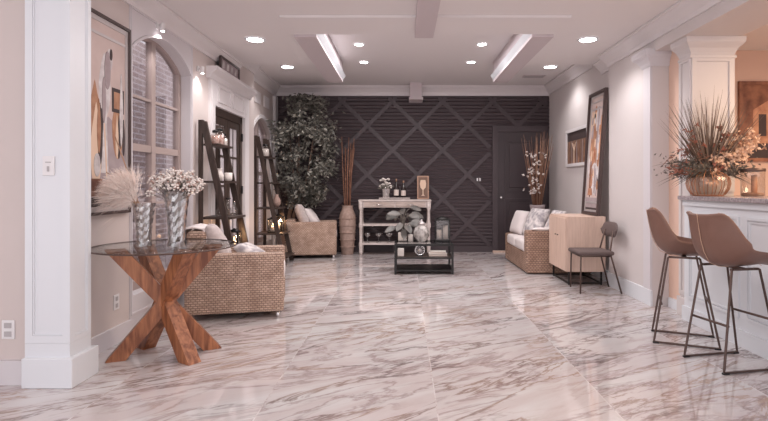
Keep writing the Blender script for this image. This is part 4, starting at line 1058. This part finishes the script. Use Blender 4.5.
t = thing('dining_chair', 'dark padded metal chair in front of the pale cabinet', 'chair', (2.08, 5.64, 0))
bm = B(); box(bm, 1.87, 2.25, 5.46, 5.85, .405, .450, 0, .02, 3); obj('seat', bm, 'taupe', t, smooth=True)
bm = B(); rings = []
for k in range(15):
    u = k/14*2-1; y = 5.645+u*.205; x = 2.262-.035*u*u*1.0+.03; hh = .078*(1-abs(u)**5)**.5+.004; th = .018*(1-abs(u)**6)+.003
    rings.append([Vector((x+th*math.cos(a)+.012*math.sin(a), y, .672+hh*math.sin(a))) for a in [2*PI*j/12 for j in range(12)]])
loft(bm, rings); obj('backrest', bm, 'taupe', t)
for (f, m1, nm) in (((1.885, 5.47, .0), (1.895, 5.485, .41), 'leg'), ((1.90, 5.84, .0), (1.905, 5.83, .41), 'leg')):
    bm = B(); tube(bm, [f, m1], .0095, 8); obj(nm, bm, 'steel_dark', t)
for (f, a, b) in (((2.325, 5.47, 0), (2.215, 5.50, .43), (2.262, 5.54, .67)), ((2.335, 5.84, 0), (2.215, 5.80, .43), (2.262, 5.75, .67))):
    bm = B(); tube(bm, [f, a, b], .0095, 8); obj('leg', bm, 'steel_dark', t)
bm = B(); tube(bm, [(1.895, 5.485, .395), (1.905, 5.83, .395), (2.215, 5.80, .395), (2.215, 5.50, .395), (1.895, 5.485, .395)], .008, 6); obj('seat_frame', bm, 'steel_dark', t)

# ------------------------------------------------------------------ bar
t = thing('bar_counter', 'white panelled bar counter along the right side of the room', 'counter', (2.66, 2.6, 0))
bm = B(); box(bm, 2.42, 2.90, .6, 4.42, 0, 1.032)
for k in range(5):
    ya = .75+k*.735; framebox(bm, 'X', 2.408, 2.42, ya, ya+.66, .20, .93, .022)
    framebox(bm, 'X', 2.412, 2.42, ya+.03, ya+.63, .23, .90, .012)
box(bm, 2.405, 2.42, .6, 4.435, 0, .12); box(bm, 2.404, 2.42, .6, 4.42, .985, 1.032)
framebox(bm, 'Y', 4.42, 4.43, 2.46, 2.88, .2, .93, .02)
obj('counter_body', bm, 'white', t)
bm = B(); box(bm, 2.375, 3.05, .55, 4.448, 1.033, 1.066, 0, .004, 2); obj('countertop', bm, 'granite', t, label='grey speckled granite countertop')

def stool(label, loc, rz):
    t = thing('bar_stool', label, 'bar stool', loc, rz, 'brown leather bar stools at the counter')
    # bucket shell: local +x is forward
    path = [(.235, .640, .185), (.20, .662, .195), (.10, .650, .205), (0, .640, .212), (-.09, .645, .22), (-.15, .672, .226), (-.19, .73, .225), (-.212, .80, .212), (-.228, .88, .188), (-.240, .955, .160), (-.243, .972, .150)]
    rows = []; nx = 12
    for k, (x, z, hw) in enumerate(path):
        q = k/(len(path)-1); row = []
        for i in range(nx+1):
            u = i/nx*2-1; e = abs(u)**2.4
            lift = .045*e*(1-abs(q*2-1)**2)*1.6 if q < .7 else .02*e
            fwd = .10*e*math.sin(PI*min(1, max(0, (q-.25)/.75)))**1.0+.03*e*(q > .5)
            zz = z+lift+(.05*e*math.sin(PI*min(1, q/.62)) if q < .62 else 0)-(.012*e if q > .95 else 0)
            row.append(Vector((x+fwd, u*hw, zz)))
        rows.append(row)
    bm = B(); loft(bm, rows, False, close=False)
    o = obj('seat_shell', bm, 'leather', t, world=False, smooth=True); solid(o, .022, 0); subsurf(o, 1)
    bm = B(); mid = [r[nx//2]+Vector((-.013 if i > 4 else 0, 0, -.013 if i < 6 else 0)) for i, r in enumerate(rows)]
    tube(bm, mid, .0022, 5); s = obj('seam', bm, 'seam', t, world=False)
    for i0, off in ((1, .018), (nx-1, -.018)):
        bm = B(); tube(bm, [r[i0]+Vector((.013, off*.2, .006)) for r in rows[3:]], .0018, 5); obj('stitching', bm, 'seam', t, world=False)
    for s in (-1, 1):
        bm = B(); yb_, yt = s*.163, s*.125
        pts = [(.07, yt, .630), (.09, yt, .628), (.205, yb_, .03), (.208, yb_, .014), (.19, yb_, .009), (-.19, yb_, .009), (-.208, yb_, .014), (-.205, yb_, .03), (-.115, yt, .625), (-.10, yt, .632)]
        tube(bm, pts, .0075, 8); obj('leg', bm, 'steel_dark', t, world=False)
        for x in (-.195, .195):
            bm = B(); box(bm, x-.022, x+.022, yb_-.011, yb_+.011, 0, .012, 0, .003, 1); obj('rubber_foot', bm, 'black', t, world=False)
    for x, z in ((-.158, .285), (.150, .315)):
        bm = B(); yy = .163-.038*z/.62; tube(bm, [(x, -yy, z), (x, yy, z)], .008, 8); obj('footrest', bm, 'steel_dark', t, world=False)
    bm = B(); box(bm, -.11, .09, -.125, -.105, .622, .636); box(bm, -.11, .09, .105, .125, .622, .636); box(bm, -.02, .01, -.105, .105, .622, .636); obj('seat_bracket', bm, 'steel_dark', t, world=False)
    return t
stool('nearer brown leather bucket bar stool at the white counter', (2.12, 3.32, 0), math.radians(11.5))
stool('farther brown leather bar stool, the one beside the peach wall', (2.09, 3.82, 0), math.radians(-24))

# amber vase with dried arrangement
vx, vy, vz = 2.535, 4.27, 1.0665
t = thing('amber_vase', 'squat ribbed amber glass vase on the end of the bar', 'vase', (vx, vy, vz))
prof = [(.11, 0), (.125, .012), (.155, .06), (.165, .105), (.155, .15), (.12, .185), (.085, .20), (.075, .215), (.085, .235)]
bm = B(); lathe(bm, prof, (vx, vy, vz), 60, lobes=15, amp=.02, cap=False); obj('vase_body', bm, 'amber', t, smooth=True)
bm = B()
for k in range(15):
    a = 2*PI*(k+.5)/15; tube(bm, [(vx+r_*.985*math.cos(a), vy+r_*.985*math.sin(a), vz+z_) for r_, z_ in prof[1:]], .0035, 5)
obj('rib', bm, 'amber_rib', t)
bm = B(); lathe(bm, [(.02, 0), (.11, .002), (.12, .010), (.02, .012)], (vx, vy, vz), 30); obj('vase_base', bm, 'amber_rib', t)
t = thing('dried_arrangement', 'wide dried arrangement of grasses, berries and cream blooms in the amber vase', 'dried flowers', (vx, vy, vz+.2))
top = Vector((vx, vy, vz+.21))
bm = B()
for k in range(170):
    a = random.uniform(-1, 1); fan = a*.66
    d = Vector((math.sin(fan), random.uniform(-.25, .3), math.cos(fan)))
    blade(bm, top+Vector((random.uniform(-.03, .03), random.uniform(-.03, .03), -.05)), d, random.uniform(.50, .78)*(1-.15*abs(a)), .009, .10, 6)
obj('grass_blades', bm, 'grass', t)
bm = B()
for k in range(130):
    s = random.choice((-1, 1)); el = random.uniform(-.1, .5)
    d = Vector((s*math.cos(el), random.uniform(-.7, .6), math.sin(el)))
    L_ = random.uniform(.15, .40); p = top+Vector((random.uniform(-.05, .05), random.uniform(-.05, .05), random.uniform(-.02, .05)))
    blade(bm, p, d, L_, .008, .6, 5)
    for j in range(10):
        q = p+d.normalized()*L_*(.2+.08*j)+Vector((random.gauss(0, .02), random.gauss(0, .02), -.012*j*.25+random.gauss(0, .015)))
        leaf(bm, q, (random.uniform(-1, 1), random.uniform(-1, 1), random.uniform(-.8, .6)), .035, .016)
obj('green_sprigs', bm, 'green', t)
bm = B()
for k in range(120):
    if random.random() < .5: c = top+Vector((random.gauss(-.05, .12), random.gauss(0, .08), random.uniform(.02, .22)))
    elif random.random() < .5: c = top+Vector((-.24+random.gauss(0, .04), random.gauss(0, .06), random.uniform(-.03, .05)))
    else: c = top+Vector((random.choice((-.14, .2, .12))+random.gauss(0, .02), random.gauss(0, .03), random.uniform(.22, .40)))
    for j in range(5): leaf(bm, c, (random.gauss(0, 1), random.gauss(0, 1), random.gauss(0, 1)), .034, .014)
    blob(bm, c, (.008, .008, .008), 1)
obj('rust_flowers', bm, 'rust', t)
bm = B(); 
for k in range(210):
    q = random.random(); c = top+Vector((.0+.36*q+random.gauss(0, .03), random.gauss(0, .06), .0+.26*q+random.gauss(0, .055)))
    for j in range(6): leaf(bm, c, (random.gauss(0, 1), random.gauss(0, 1), random.gauss(0, 1)), .040, .022)
obj('cream_blooms', bm, 'cream_petal', t)
bm = B()
for k in range(12):
    a = random.uniform(-1, 1); pts = [top]
    for j in range(1, 9): 
        u = j/8; pts.append(top+Vector((a*.35*u+.03*math.sin(8*u+k), random.uniform(-.02, .02)+.1*math.sin(k)*u, .16*math.sin(PI*u*.95)*(1+.5*math.sin(k))+.02)))
    tube(bm, pts, .0025, 4)
obj('vine_twig', bm, 'stick', t)

# canister and candle on the bar
t = thing('glass_canister', 'clear glass canister with dark lid on the bar', 'canister', (2.84, 4.17, 1.0665)); x, y, z = 2.84, 4.17, 1.0665
bm = B(); lathe(bm, [(.078, 0), (.085, .005), (.085, .20)], (x, y, z), 28, cap=False); obj('canister_body', bm, 'clear', t, smooth=True)
bm = B(); lathe(bm, [(.088, .20), (.09, .205), (.09, .225), (.02, .23)], (x, y, z), 28); obj('lid', bm, 'steel_dark', t)
bm = B(); lathe(bm, [(.02, .004), (.022, .006), (.020, .17), (.004, .175)], (x+.012, y, z), 12); obj('scoop_handle', bm, 'p_copper', t)
bm = B(); lathe(bm, [(.07, .003), (.078, .006), (.078, .03), (.01, .03)], (x, y, z), 24); obj('filling', bm, 'p_brown', t)
vessel('pillar_candle', 2.87, 3.93, 1.0665, [(.05, 0), (.052, .09), (.048, .095), (.004, .092)], 'petal', 'white candle on the bar beside the canister', 'candle')
